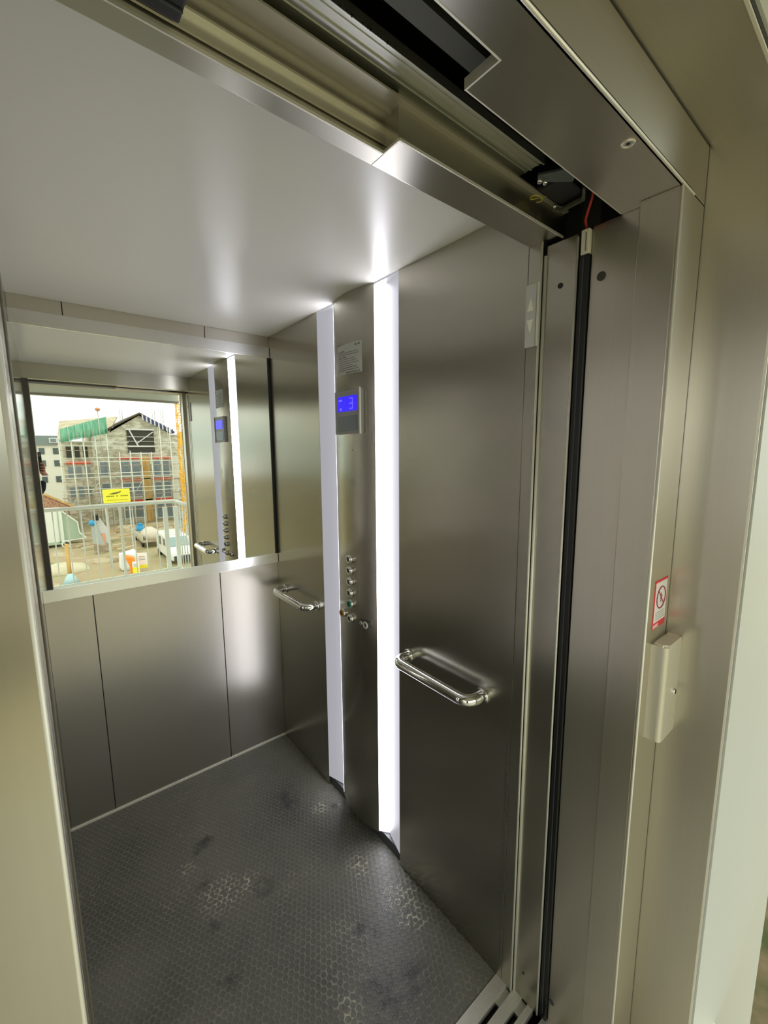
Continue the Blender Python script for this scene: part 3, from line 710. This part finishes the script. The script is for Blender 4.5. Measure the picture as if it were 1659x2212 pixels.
# head with face
g = G().ball((PX, PY+0.035, 1.665), 0.105, 0.76, 0.92, 1.08)
for v in g.b.verts:
    d = v.co - Vector((PX, PY+0.035, 1.665))
    if d.y > 0.055 and abs(d.x) < 0.016 and -0.035 < d.z < 0.012: v.co.y += 0.022*(1-abs(d.x)/0.016*0.6)
    if d.z < -0.06: v.co.x = PX + d.x*0.82
hd = g.build('head', SKIN, pe); hd.matrix_parent_inverse = inv2
for sx in (-1, 1):
    o = G().ball((PX+sx*0.081, PY+0.03, 1.66), 0.022, 0.4, 0.8, 1.3, sub=2).build('ear', SKIN, pe); o.matrix_parent_inverse = inv2
    o = G().ball((PX+sx*0.031, PY+0.121, 1.682), 0.011, 1.2, 0.6, 0.7, sub=2).build('eye', STW, pe); o.matrix_parent_inverse = inv2
o = G().ball((PX, PY+0.123, 1.612), 0.022, 1.1, 0.3, 0.25, sub=2).build('mouth', plain('lip', (0.35, 0.10, 0.09), 0.5), pe); o.matrix_parent_inverse = inv2
g = G().ball((PX, PY+0.012, 1.695), 0.108, 0.82, 0.95, 1.0, lump=0.02)
o = g.build('hair', HAIR, pe); o.matrix_parent_inverse = inv2
o = G().cyl((PX, PY+0.03, 1.555), (0, 0, 1), 0.05, 0.10, 20).build('neck', SKIN, pe); o.matrix_parent_inverse = inv2
for sx in (-1, 1):
    g = G().ball((PX+sx*0.13, PY+0.05, 0.045), 0.05, 0.95, 2.6, 0.9)
    for v in g.b.verts: v.co.z = max(v.co.z, 0.0)
    o = g.build('shoe', SHOE, pe); o.matrix_parent_inverse = inv2
# right hand: palm below and behind the phone, four curled fingers, thumb up the side
hx, hy, hz = -0.956, -2.185, 1.455
Vh = [(hx, hy, hz), (hx-0.008, hy+0.012, hz+0.035), (hx-0.006, hy+0.022, hz+0.065)]
Eh = [(0, 1), (1, 2)]; Rh = [0.024, (0.030, 0.020), (0.026, 0.017)]
def chain(pts, rs, root):
    k = root
    for p, r in zip(pts, rs):
        Vh.append(p); Rh.append(r); Eh.append((k, len(Vh)-1)); k = len(Vh)-1
chain([(hx+0.016, hy+0.030, hz+0.080), (hx+0.012, hy+0.052, hz+0.092), (hx-0.006, hy+0.058, hz+0.094)], [0.0095, 0.0085, 0.0075], 2)
chain([(hx+0.018, hy+0.028, hz+0.060), (hx+0.014, hy+0.052, hz+0.068), (hx-0.006, hy+0.058, hz+0.070)], [0.0095, 0.0085, 0.0075], 1)
chain([(hx+0.018, hy+0.024, hz+0.040), (hx+0.013, hy+0.050, hz+0.046), (hx-0.006, hy+0.057, hz+0.048)], [0.0090, 0.0080, 0.0072], 1)
chain([(hx+0.014, hy+0.020, hz+0.020), (hx+0.010, hy+0.045, hz+0.024), (hx-0.006, hy+0.054, hz+0.026)], [0.0085, 0.0075, 0.0065], 0)
chain([(hx-0.034, hy+0.010, hz+0.050), (hx-0.042, hy+0.026, hz+0.078), (hx-0.036, hy+0.034, hz+0.100)], [0.012, 0.0105, 0.009], 1)
hand = skin_mesh('hand', Vh, Eh, Rh, SKIN, pe, 0, 2); hand.matrix_parent_inverse = inv2
Vl = [(PX-0.17, PY+0.24, 0.93), (PX-0.165, PY+0.28, 0.88), (PX-0.165, PY+0.30, 0.85)]; El = [(0, 1), (1, 2)]; Rl = [0.026, (0.032, 0.02), (0.028, 0.016)]
for k in range(4):
    xx = PX-0.190+k*0.017; Vl += [(xx, PY+0.315, 0.825), (xx, PY+0.318, 0.795-0.006*(k in (1, 2))), (xx, PY+0.308, 0.770-0.008*(k in (1, 2)))]
    a = len(Vl)-3; El += [(2, a), (a, a+1), (a+1, a+2)]; Rl += [0.0095, 0.0085, 0.0075]
Vl += [(PX-0.130, PY+0.295, 0.865), (PX-0.118, PY+0.310, 0.835)]; El += [(1, len(Vl)-2), (len(Vl)-2, len(Vl)-1)]; Rl += [0.011, 0.009]
lh = skin_mesh('hand', Vl, El, Rl, SKIN, pe, 0, 2); lh.matrix_parent_inverse = inv2
ph = thing('mobile_phone', 'black mobile phone held upright by the photographer reflected in the mirror', 'phone', (-0.985, -2.134, 1.56))
inv2 = Matrix.Translation((0.985, 2.134, -1.56))
for (g, n, m) in ((G().box(-1.020, -0.9475, -2.138, -2.129, 1.490, 1.636, 0.003), 'phone_body', BLKG),
                  (G().box(-0.980, -0.951, -2.1290, -2.1275, 1.600, 1.632, 0.0005), 'camera_bump', DGREY)):
    o = g.build(n, m, ph); o.matrix_parent_inverse = inv2
g = G()
for a, c in ((-0.9577, 1.6197), (-0.9577, 1.607), (-0.971, 1.6135)): g.ring((a, -2.1274, c), (0, 1, 0), 0.0045, 0.0006, 20, 6)
o = g.build('lens_ring', CHR, ph); o.matrix_parent_inverse = inv2

# ================================================================ OUTSIDE (seen in the mirror)
GZ = -8.0
g = G(); NX = 60
vs_ = {}
for i in range(NX+1):
    for j in range(NX+1):
        x = -70+150*i/NX; y = 40-220*j/NX
        z = GZ + (0.18*math.sin(x*0.9)*math.sin(y*0.7)+0.1*math.sin(x*2.1+1)*math.sin(y*1.7))*(1 if y < -8 else 0.4)
        vs_[i, j] = g.b.verts.new((x, y, z))
for i in range(NX):
    for j in range(NX):
        f = g.b.faces.new((vs_[i, j], vs_[i+1, j], vs_[i+1, j+1], vs_[i, j+1])); f.smooth = True
o = g.build('ground', GROUND); o['kind'] = 'structure'; o['label'] = 'muddy building site ground with patches of grass'

vg = struct('floor_verge', G().box(0.5, 26, -14, 16, GZ-0.2, GZ+0.36), mottled('rough_grass', (0.045, 0.055, 0.012), (0.16, 0.11, 0.06), 1.6, 0.95, 0.38, 0.62), 'rough grass and earth far below beside the building')
# building under construction
bu = thing('building_shell', 'gabled building under construction behind scaffolding, seen in the mirror', 'building', (8, -66, GZ))
inv2 = Matrix.Translation((-8, 66, -GZ))
def BU(g, n, m, l=None, parent=None):
    o = g.build(n, m, parent or bu)
    if parent is None: o.matrix_parent_inverse = inv2
    if l: o['label'] = l
    return o
BU(G().box(4.6, 16.5, -80, -66, GZ-0.3, 4.3), 'main_walls', PLASTER)
BU(G().prism([(6.4, 4.3), (14.2, 4.3), (10.3, 6.85)], 'y', -66, -80), 'gable', PLASTER)
g = G(); g.tri([(6.0, -65.4, 4.5), (10.3, -65.4, 7.0), (10.3, -80, 7.0), (6.0, -80, 4.5)], (0, 0, 0.22)); g.tri([(14.6, -65.4, 4.5), (10.3, -65.4, 7.0), (10.3, -80, 7.0), (14.6, -80, 4.5)], (0, 0, 0.22))
BU(g, 'gable_roof', ROOFD)
BU(G().box(1.4, 4.6, -80, -68, GZ-0.3, 3.3), 'wing_walls', PLASTER)
g = G(); g.tri([(1.0, -67.4, 3.3), (6.6, -65.8, 4.4), (8.6, -73, 6.9), (1.6, -74, 6.0)], (0, 0, 0.2)); BU(g, 'wing_roof', ROOFT, 'pale timber roof deck')
BU(G().box(16.5, 24, -84, -70, GZ-0.3, 2.9), 'rear_block', FARW)
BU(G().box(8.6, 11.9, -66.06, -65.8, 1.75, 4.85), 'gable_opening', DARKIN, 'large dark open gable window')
g = G(); g.bar((8.9, -65.7, 4.8), (9.9, -65.7, 2.5), 0.16); g.bar((9.7, -65.7, 3.0), (11.8, -65.7, 4.6), 0.12); g.box(8.6, 11.9, -65.75, -65.6, 2.5, 2.7); g.box(8.5, 12.0, -65.75, -65.6, 4.8, 5.0); g.box(8.6, 12.2, -65.75, -65.6, 1.55, 1.72); g.bar((8.6, -65.7, 3.9), (11.9, -65.7, 3.9), 0.06); g.bar((8.6, -65.7, 3.3), (11.9, -65.7, 3.3), 0.06)
BU(g, 'guard_timbers', WFR)
def window(x0, x1, z0, z1, mull=True):
    w = BU(G().box(x0, x1, -66.05, -65.92, z0, z1), 'window', GLASSW)
    g = G(); g.box(x0-0.05, x1+0.05, -65.98, -65.86, z1, z1+0.08); g.box(x0-0.05, x1+0.05, -65.98, -65.80, z0-0.14, z0); g.box(x0-0.06, x0, -65.98, -65.86, z0, z1); g.box(x1, x1+0.06, -65.98, -65.86, z0, z1)
    if mull: g.box((x0+x1)/2-0.05, (x0+x1)/2+0.05, -65.98, -65.86, z0, z1)
    BU(g, 'window_frame', WFR, None, w)
for z0 in (-1.35, -4.35, -7.3):
    window(7.5, 9.9, z0, z0+1.85); window(11.6, 13.6, z0-0.3, z0+1.85)
    BU(G().box(7.3, 10.0, -66.1, -65.80, z0+2.2, z0+2.5), 'lintel_strip', REDL, 'red strip over the window')
    BU(G().box(11.5, 14.0, -66.1, -65.80, z0+2.2, z0+2.5), 'lintel_strip', REDL, 'red strip over the window')
window(5.2, 6.2, -4.2, -2.4, False); window(5.2, 6.2, -1.3, 0.5, False)
for x0 in (1.8, 2.7, 3.6):
    for z0 in (-4.4, -1.6, 1.0):
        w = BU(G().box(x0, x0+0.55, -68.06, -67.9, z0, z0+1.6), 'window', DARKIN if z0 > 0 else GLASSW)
BU(G().box(1.7, 4.3, -68.1, -67.85, 0.25, 0.65), 'lintel_strip', REDL, 'red strip over the window')
BU(G().box(10.15, 11.1, -66.1, -65.85, -8, 1.3), 'timber_panel', WOODO, 'ochre timber panel')
BU(G().box(4.55, 14.4, -66.2, -65.85, -2.05, -1.85), 'floor_band', CONC); BU(G().box(4.55, 14.4, -66.2, -65.85, -5.0, -4.8), 'floor_band', CONC)
BU(G().box(14.0, 14.9, -66.1, -65.7, -2.0, 1.2), 'insulation_panel', FARW); BU(G().box(13.8, 14.7, -66.1, -65.7, -5.0, -2.2), 'insulation_panel', FARW)
# roof banner
rb = thing('roof_banner', 'dark and white lettered strip along the right slope of the gable roof', 'banner', (12.2, -65.2, 5.8))
inv3 = Matrix.Translation((-12.2, 65.2, -5.8)); g = G(); g2 = G()
for i in range(16):
    t0, t1 = i/16, (i+0.75)/16
    def pt(t, dz): return (10.5+3.9*t, -65.25, 6.6-1.95*t+dz)
    (g if i % 2 else g2).tri([pt(t0, -0.35), pt(t1, -0.35), pt(t1, 0.35), pt(t0, 0.35)], (0, 0.05, 0))
for gg, n, m in ((g, 'dark_patches', plain('banner_navy', (0.06, 0.06, 0.14), 0.6)), (g2, 'pale_patches', plain('banner_pale', (0.62, 0.62, 0.72), 0.6))):
    o = gg.build(n, m, rb); o.matrix_parent_inverse = inv3

# scaffolding
sf = thing('scaffolding', 'steel tube scaffolding with plank decks around the unfinished building', 'scaffolding', (8, -64.5, GZ))
inv3 = Matrix.Translation((-8, 64.5, -GZ))
def SF(g, n, m):
    o = g.build(n, m, sf); o.matrix_parent_inverse = inv3
xs = [1.0+i*1.25 for i in range(12)]
for i, x in enumerate(xs):
    top = 4.2 if x < 6.4 else (1.8 if x < 12 else 5.6)
    if 7.5 < x < 9: top = 2.0
    SF(G().tube([(x, -63.6, GZ), (x, -63.6, top)], 0.06, 6), 'standard', SCAF); SF(G().tube([(x, -64.7, GZ), (x, -64.7, top-0.3)], 0.045, 6), 'standard', GALV)
for z in (-5.9, -3.9, -1.9, 0.1, 2.1):
    x1 = 15.2
    if z == 2.1: segs = ((0.8, 8.4), (12.2, 15.2))
    else: segs = ((0.8, 15.2),)
    for a, c in segs:
        SF(G().box(a, c, -64.7, -63.7, z-0.06, z), 'plank_deck', DECKM)
        for dz in (0.5, 1.0): SF(G().tube([(a, -63.6, z+dz), (c, -63.6, z+dz)], 0.05, 6), 'ledger', SCAF)
for i in range(0, 11, 2): SF(G().tube([(xs[i], -63.55, -5.9+(i % 4)*1.0), (xs[i+1], -63.55, -3.9+(i % 4)*1.0)], 0.035, 6), 'brace', GALV)
for x in (8.7, 12.9, 14.0): BU(G().tube([(x-0.15, -70, 4), (x-0.15, -70, 8.0), (x+0.15, -70, 8.0), (x+0.15, -70, 4)], 0.04, 6), 'roof_frame', GALV)
nt2 = thing('safety_net', 'green debris netting hung at roof height on the left of the scaffold', 'safety net', (3.5, -63.5, 3.2))
inv3 = Matrix.Translation((-3.5, 63.5, -3.2))
g = G(); n = 40; A = []; B = []
for i in range(n+1):
    x = 1.2+4.9*i/n; yy = -63.2+0.10*math.sin(i*1.9); zt = 4.6+1.7*i/n*1.0; zb = 3.0+1.2*i/n
    A.append(g.b.verts.new((x, yy, zb))); B.append(g.b.verts.new((x, yy, zt)))
for i in range(n): g.b.faces.new((A[i], A[i+1], B[i+1], B[i])).smooth = True
o = g.build('net_cloth', NET, nt2); o.matrix_parent_inverse = inv3
sm = o.modifiers.new('thick', 'SOLIDIFY'); sm.thickness = 0.02
for i in range(7):
    x = 1.2+4.9*i/6; o = G().tube([(x, -63.1, 3.0+1.2*i/6), (x, -63.1, 4.75+1.7*i/6)], 0.035, 6).build('net_post', GALV, nt2); o.matrix_parent_inverse = inv3
mk = thing('marker_pole', 'thin pole topped with an orange ball above the green netting', 'pole', (5.2, -63.0, 4.5))
for g, n, m in ((G().tube([(5.2, -63.0, 3.0), (5.2, -63.0, 7.0)], 0.05, 8), 'pole', GALV), (G().ball((5.2, -63.0, 7.1), 0.26, 1.2, 1, 0.8, sub=2), 'ball', plain('orange_ball', (0.62, 0.28, 0.12), 0.6))):
    o = g.build(n, m, mk); o.matrix_parent_inverse = Matrix.Translation((-5.2, 63.6, -4.5))

# yellow banner on a frame
yb_ = thing('yellow_sign', 'large yellow advertising sign with a dark mark standing on the site', 'sign', (3.8, -40, GZ))
inv3 = Matrix.Translation((-3.8, 40, -GZ))
def YB(g, n, m):
    o = g.build(n, m, yb_); o.matrix_parent_inverse = inv3
YB(G().box(2.84, 4.80, -40.06, -40.0, -2.50, -1.35), 'sign_board', YEL)
for x in (2.95, 4.7): YB(G().box(x-0.05, x+0.05, -40.16, -40.06, GZ, -1.4), 'sign_post', GALV)
g = G(); g.tri([(3.25, -39.99, -1.78), (3.55, -39.99, -1.66), (3.95, -39.99, -1.60), (4.18, -39.99, -1.52), (4.05, -39.99, -1.66), (3.75, -39.99, -1.76)], (0, 0.02, 0))
for i in range(11):
    if i in (4, 6): continue
    g.box(3.08+i*0.145, 3.08+i*0.145+0.10, -39.995, -39.985, -1.98, -1.90)
g.box(3.1, 4.6, -39.995, -39.985, -2.28, -2.26)
YB(g, 'printed_mark', INKB)

# crane
cr = thing('tower_crane', 'yellow lattice tower crane mast at the right of the building site', 'crane', (11.65, -50, GZ))
inv3 = Matrix.Translation((-11.65, 50, -GZ))
g = G(); w = 0.30
for a in (-w, w):
    for b2 in (-w, w): g.bar((11.65+a, -50+b2, GZ), (11.65+a, -50+b2, 9.5), 0.06)
z = GZ; k = 0
while z < 9.2:
    s_ = 1 if k % 2 else -1
    for b2 in (-w, w): g.bar((11.65-w*s_, -50+b2, z), (11.65+w*s_, -50+b2, z+0.6), 0.06); g.bar((11.65-w, -50+b2, z), (11.65+w, -50+b2, z), 0.05)
    for a in (-w, w): g.bar((11.65+a, -50-w*s_, z), (11.65+a, -50+w*s_, z+0.6), 0.06)
    z += 0.6; k += 1
o = g.build('mast', CRY, cr); o.matrix_parent_inverse = inv3
g = G(); g.bar((11.2, -50, -0.6), (11.9, -50, -3.6), 0.16); g.bar((11.5, -50, -0.6), (12.2, -50, -3.6), 0.16); g.box(11.4, 11.9, -49.7, -49.5, 2.5, 4.0)
o = g.build('climbing_frame', CRY, cr); o.matrix_parent_inverse = inv3
o = G().box(10.9, 12.4, -50.75, -49.25, GZ-0.1, GZ+0.5).build('base_ballast', CONC, cr); o.matrix_parent_inverse = inv3

# van
va = thing('delivery_van', 'white delivery van parked on the site behind the railing', 'van', (8.05, -40.3, GZ))
inv3 = Matrix.Translation((-8.05, 40.3, -GZ))
def VA(g, n, m, l=None):
    o = g.build(n, m, va); o.matrix_parent_inverse = inv3
g = G(); g.prism([(-43.2, GZ+0.35), (-43.2, GZ+2.05), (-43.0, GZ+2.2), (-39.0, GZ+2.2), (-38.3, GZ+1.35), (-37.4, GZ+1.15), (-37.25, GZ+0.9), (-37.2, GZ+0.35)], 'x', 7.1, 9.0)
bmesh.ops.bevel(g.b, geom=list(g.b.edges), offset=0.07, segments=2, affect='EDGES'); VA(g, 'body', VANW)
g = G(); g.tri([(7.25, -38.98, GZ+2.12), (8.85, -38.98, GZ+2.12), (8.85, -38.32, GZ+1.42), (7.25, -38.32, GZ+1.42)], (0, 0.05, 0.03)); VA(g, 'windscreen', plain('windscreen_teal', (0.30, 0.40, 0.38), 0.15))
VA(G().box(7.06, 7.12, -40.1, -39.2, GZ+1.35, GZ+1.95, 0.01), 'side_window', VGL); VA(G().box(7.06, 7.12, -42.0, -41.1, GZ+1.2, GZ+1.95, 0.01), 'side_window', VGL)
VA(G().box(7.2, 8.9, -43.24, -43.18, GZ+1.3, GZ+1.95, 0.01), 'rear_window', VGL)
VA(G().box(7.3, 8.8, -37.24, -37.12, GZ+0.35, GZ+0.75, 0.02), 'bumper', DGREY)
for y in (-42.2, -38.2):
    for x in (7.15, 8.95): VA(G().cyl((x, y, GZ+0.34), (1, 0, 0), 0.34, 0.22, 22), 'wheel', TYRE)
g = G()
for i in range(3): g.bar((7.25, -42.6+i*1.4, GZ+2.28), (8.85, -42.6+i*1.4, GZ+2.28), 0.06)
VA(g, 'roof_rack', VANW)
# flatbed with tarpaulin
fb = thing('flatbed_trailer', 'beige flatbed trailer with a covered load behind the white van', 'trailer', (7.4, -49.5, GZ))
inv3 = Matrix.Translation((-7.4, 49.5, -GZ))
for g, n, m in ((G().box(6.4, 8.4, -53, -46.4, GZ+0.55, GZ+0.75), 'bed', DECKM), (G().box(6.4, 6.48, -53, -46.4, GZ+0.75, GZ+1.2), 'side_board', plain('beige_board', (0.58, 0.54, 0.38), 0.7)), (G().box(8.32, 8.4, -53, -46.4, GZ+0.75, GZ+1.2), 'side_board', plain('beige_board_far', (0.56, 0.52, 0.38), 0.7)), (G().ball((7.4, -47.9, GZ+1.1), 1.0, 0.92, 1.5, 0.8, lump=0.05), 'covered_load', plain('sand_tarpaulin', (0.66, 0.58, 0.46), 0.7))):
    o = g.build(n, m, fb); o.matrix_parent_inverse = inv3
for y in (-51.8, -47.3):
    for x in (6.55, 8.25):
        o = G().cyl((x, y, GZ+0.35), (1, 0, 0), 0.35, 0.2, 20).build('wheel', TYRE, fb); o.matrix_parent_inverse = inv3
# container and shelter
ct = thing('site_container', 'white site container with a sloping pale green side canopy', 'container', (-0.4, -54, GZ))
inv3 = Matrix.Translation((0.4, 54, -GZ))
def CT(g, n, m):
    o = g.build(n, m, ct); o.matrix_parent_inverse = inv3
CT(G().box(-3.4, 0.26, -57.0, -52.95, GZ+0.45, -4.25, 0.03), 'container_body', CONT)
g = G(); g.box(-0.14, -0.04, -53.02, -52.9, GZ+0.45, -4.25); g.box(-3.4, 0.3, -53.1, -52.9, GZ+0.25, GZ+0.55)
CT(g, 'frame_posts', GREENP)
g = G(); g.prism([(0.22, -4.3), (1.45, -5.6), (1.55, -6.8), (2.1, -7.3), (0.22, -7.4)], 'y', -53.2, -55.5); CT(g, 'side_canopy', GREENP)
g = G(); g.bar((0.22, -53.0, -4.2), (1.5, -53.0, -5.55), 0.1); g.bar((1.5, -53.0, -5.55), (1.6, -53.0, -6.75), 0.1); g.bar((1.6, -53, -6.75), (2.15, -53, -7.3), 0.1); g.bar((2.15, -53, -7.35), (0.2, -53, -7.45), 0.1)
CT(g, 'canopy_edge', CONT)
for x in (-2.9, -1.2, 0.0): CT(G().box(x-0.15, x+0.15, -53.4, -53.0, GZ-0.1, GZ+0.45), 'support_block', DGREY)
# red tiled roof hut
hu = thing('tiled_hut', 'low hut with a red brown tiled roof beyond the site container', 'hut', (-1.0, -62, GZ))
for g, n, m in ((G().box(-4, 1.2, -62.6, -60.2, GZ-0.1, -4.8), 'walls', BRICKW), (G().prism([(-4.4, -4.8), (1.9, -4.8), (-1.0, -3.0)], 'y', -59.8, -62.9), 'tiled_roof', TILE), (G().bar((-1.0, -59.7, -2.9), (2.0, -59.7, -4.8), 0.18), 'barge_board', WOODO)):
    o = g.build(n, m, hu); o.matrix_parent_inverse = Matrix.Translation((1.0, 62, -GZ))
# far house
fh = thing('distant_house', 'distant white house with a grey mansard roof on the skyline', 'house', (-3, -96, GZ))
inv3 = Matrix.Translation((3, 96, -GZ))
def FH(g, n, m):
    o = g.build(n, m, fh); o.matrix_parent_inverse = inv3
FH(G().box(-14, 3.4, -108, -96, GZ-0.3, 3.2), 'walls', FARW); FH(G().prism([(-14.5, 3.2), (3.8, 3.2), (3.3, 4.9), (-14, 4.9)], 'y', -95.6, -108.4), 'mansard_roof', FARR)
FH(G().box(0.6, 2.9, -95.6, -95.4, 3.6, 4.5), 'dormer', WFR)
for x in (0.8, 1.9): FH(G().box(x, x+0.8, -95.45, -95.3, 3.75, 4.35), 'window', GLASSW)
for x in (-4, -1, 1.0, 2.1):
    for z in (-3.5, -0.6, 1.6): FH(G().box(x, x+0.8, -96.05, -95.9, z, z+1.1), 'window', VGL)

# loose site things
st = thing('wrapped_material_stack', 'leaning stack of grey wrapped panels with a black lid and blue sack', 'material stack', (3.1, -47, GZ))
inv3 = Matrix.Translation((-3.1, 47, -GZ))
g = G(); g.tri([(2.95, -47, -7.2), (3.75, -47, -7.4), (3.55, -47, -5.6), (3.1, -47, -4.7), (2.75, -47, -4.7)], (0, -0.5, 0)); o = g.build('wrapped_panels', plain('pale_wrap', (0.62, 0.62, 0.58), 0.6), st); o.matrix_parent_inverse = inv3
g = G(); g.tri([(2.3, -46.8, -7.0), (3.3, -46.8, -7.5), (2.75, -46.8, -5.2), (2.25, -46.8, -5.2)], (0, -0.4, 0)); o = g.build('green_sheet', GRYT, st); o.matrix_parent_inverse = inv3
o = G().ball((2.36, -46.6, -4.95), 0.28, 1.1, 1, 1, 0.04, 2).build('blue_sack', BLUE, st); o.matrix_parent_inverse = inv3
o = G().box(2.5, 2.9, -46.9, -46.5, -4.75, -4.2, 0.06).build('black_lid', BLKG, st); o.matrix_parent_inverse = inv3
o = G().bar((3.15, -46.9, -6.1), (3.15, -46.9, -7.1), 0.26, 0.1).build('orange_panel', plain('faded_orange', (0.72, 0.36, 0.20), 0.6), st); o.matrix_parent_inverse = inv3
o = G().box(2.3, 3.8, -47.4, -46.7, GZ-0.05, -7.1).build('pallet', DECKM, st); o.matrix_parent_inverse = inv3

gb = G().box(3.45, 4.8, -39.2, -37.9, GZ-0.05, GZ+1.45, 0.28)
for v in gb.b.verts: v.co.x += 0.06*math.sin(v.co.z*5); v.co.z += 0.10*math.sin(v.co.x*4+v.co.y*3)*(v.co.z > GZ+0.8)
bg_ = gb.build('bulk_bag', BAGW)
tag(bg_, 'large white woven bulk bag on the site mud', 'bag')
g = G(); g.tri([(3.45, -35.6, -6.35), (3.9, -35.6, -6.5), (4.15, -35.8, -6.65), (4.1, -35.6, -7.9), (3.8, -35.6, -7.95), (3.75, -35.6, -7.2)], (0.05, -0.7, 0.05))
tag(g.build('orange_sheet', ORSH), 'folded orange sheeting in front of the white bulk bag', 'sheeting')
def board(x, y, w, h, rz, label, band):
    t = thing('information_board', label, 'board', (x, y, GZ), 'white and yellow boards', rz)
    g = G(); g.box(-w/2, w/2, -0.03, 0.03, 0.35, 0.35+h)
    g.build('panel', STW, t); G().box(-w/2, w/2, 0.031, 0.04, 0.35, 0.35+h*band).build('yellow_band', YEL, t)
    g = G()
    for i in range(3): g.box(-w*0.3, w*0.3, 0.031, 0.036, 0.35+h*(0.55+0.1*i), 0.35+h*(0.58+0.1*i))
    g.build('printed_lines', INK, t)
    for s_ in (-1, 1): G().bar((s_*w*0.4, 0, 0), (s_*w*0.4, 0, 0.4), 0.05).build('foot', GALV, t)
board(4.75, -36.5, 0.75, 1.25, 0.35, 'taller white board with a yellow foot beside the van', 0.22)
board(4.1, -35.2, 0.5, 0.9, 0.6, 'smaller yellow and white board left of the taller one', 0.5)
bb = G().cyl((7.75, -56, GZ+0.5), (0, 0, 1), 0.42, 1.0, 20); bb.cyl((7.75, -56, GZ+1.12), (0, 0, 1), 0.22, 0.28, 16)
tag(bb.build('water_tank', BLUE), 'bright blue plastic tank in front of the building', 'tank')
for i, (x, y, s_, l) in enumerate(((-0.3, -41, 1.5, 'pale heap of sand at the left of the site'), (1.4, -51.5, 1.0, 'brown earth heap beneath the green canopy'), (6.9, -59.5, 1.5, 'earth heap in front of the building'), (3.0, -42.5, 0.9, 'grassy earth heap behind the railing'), (11.0, -57, 1.5, 'ochre earth heap near the crane foot'))):
    g = G().ball((x, y, GZ), s_, 1.3, 1.0, 0.45, lump=0.09, seed=i)
    tag(g.build('earth_heap', plain('pale_sand', (0.62, 0.56, 0.38), 0.9, 0, 0.15, 2) if i == 0 else MUD), l, 'heap')
rnd = random.Random(5)
for i in range(14):
    x = 2.0+(i*7 % 4)*1.15; y = -58.5+i*1.0+(0.9 if i == 7 else 1.2 if i == 8 else 0); L_ = rnd.uniform(1.2, 2.2); a = rnd.uniform(-0.45, 0.45)
    if -48.3 < y < -45.5: x = 5.0
    o = G().bar((x-L_/2*math.cos(a), y-L_/2*math.sin(a), GZ+0.28), (x+L_/2*math.cos(a), y+L_/2*math.sin(a), GZ+0.34), 0.22, 0.08).build('timber_plank', plain('plank_%s' % ('pale', 'ochre')[i % 2], ((0.66, 0.58, 0.42), (0.55, 0.36, 0.16))[i % 2], 0.8))
    tag(o, 'loose timber plank lying on the site mud', 'plank', 'loose planks on the site')
cb = thing('cable_post', 'wooden cable post with a pale blue plastic base by the sand heap', 'post', (0.0, -37.5, GZ))
inv3 = Matrix.Translation((0, 37.5, -GZ))
for g, n, m in ((G().tube([(0.0, -37.8, GZ-0.1), (0.0, -37.8, -5.2)], 0.14, 10), 'wooden_post', WOODO), (G().ring((0.0, -37.8, -5.2), (0, 1, 0), 0.25, 0.05, 20), 'hoop', WFR), (G().cyl((0.0, -36.6, GZ+0.35), (0, 0, 1), 0.55, 0.7, 18, 0.18), 'plastic_base', LBLU)):
    o = g.build(n, m, cb); o.matrix_parent_inverse = inv3
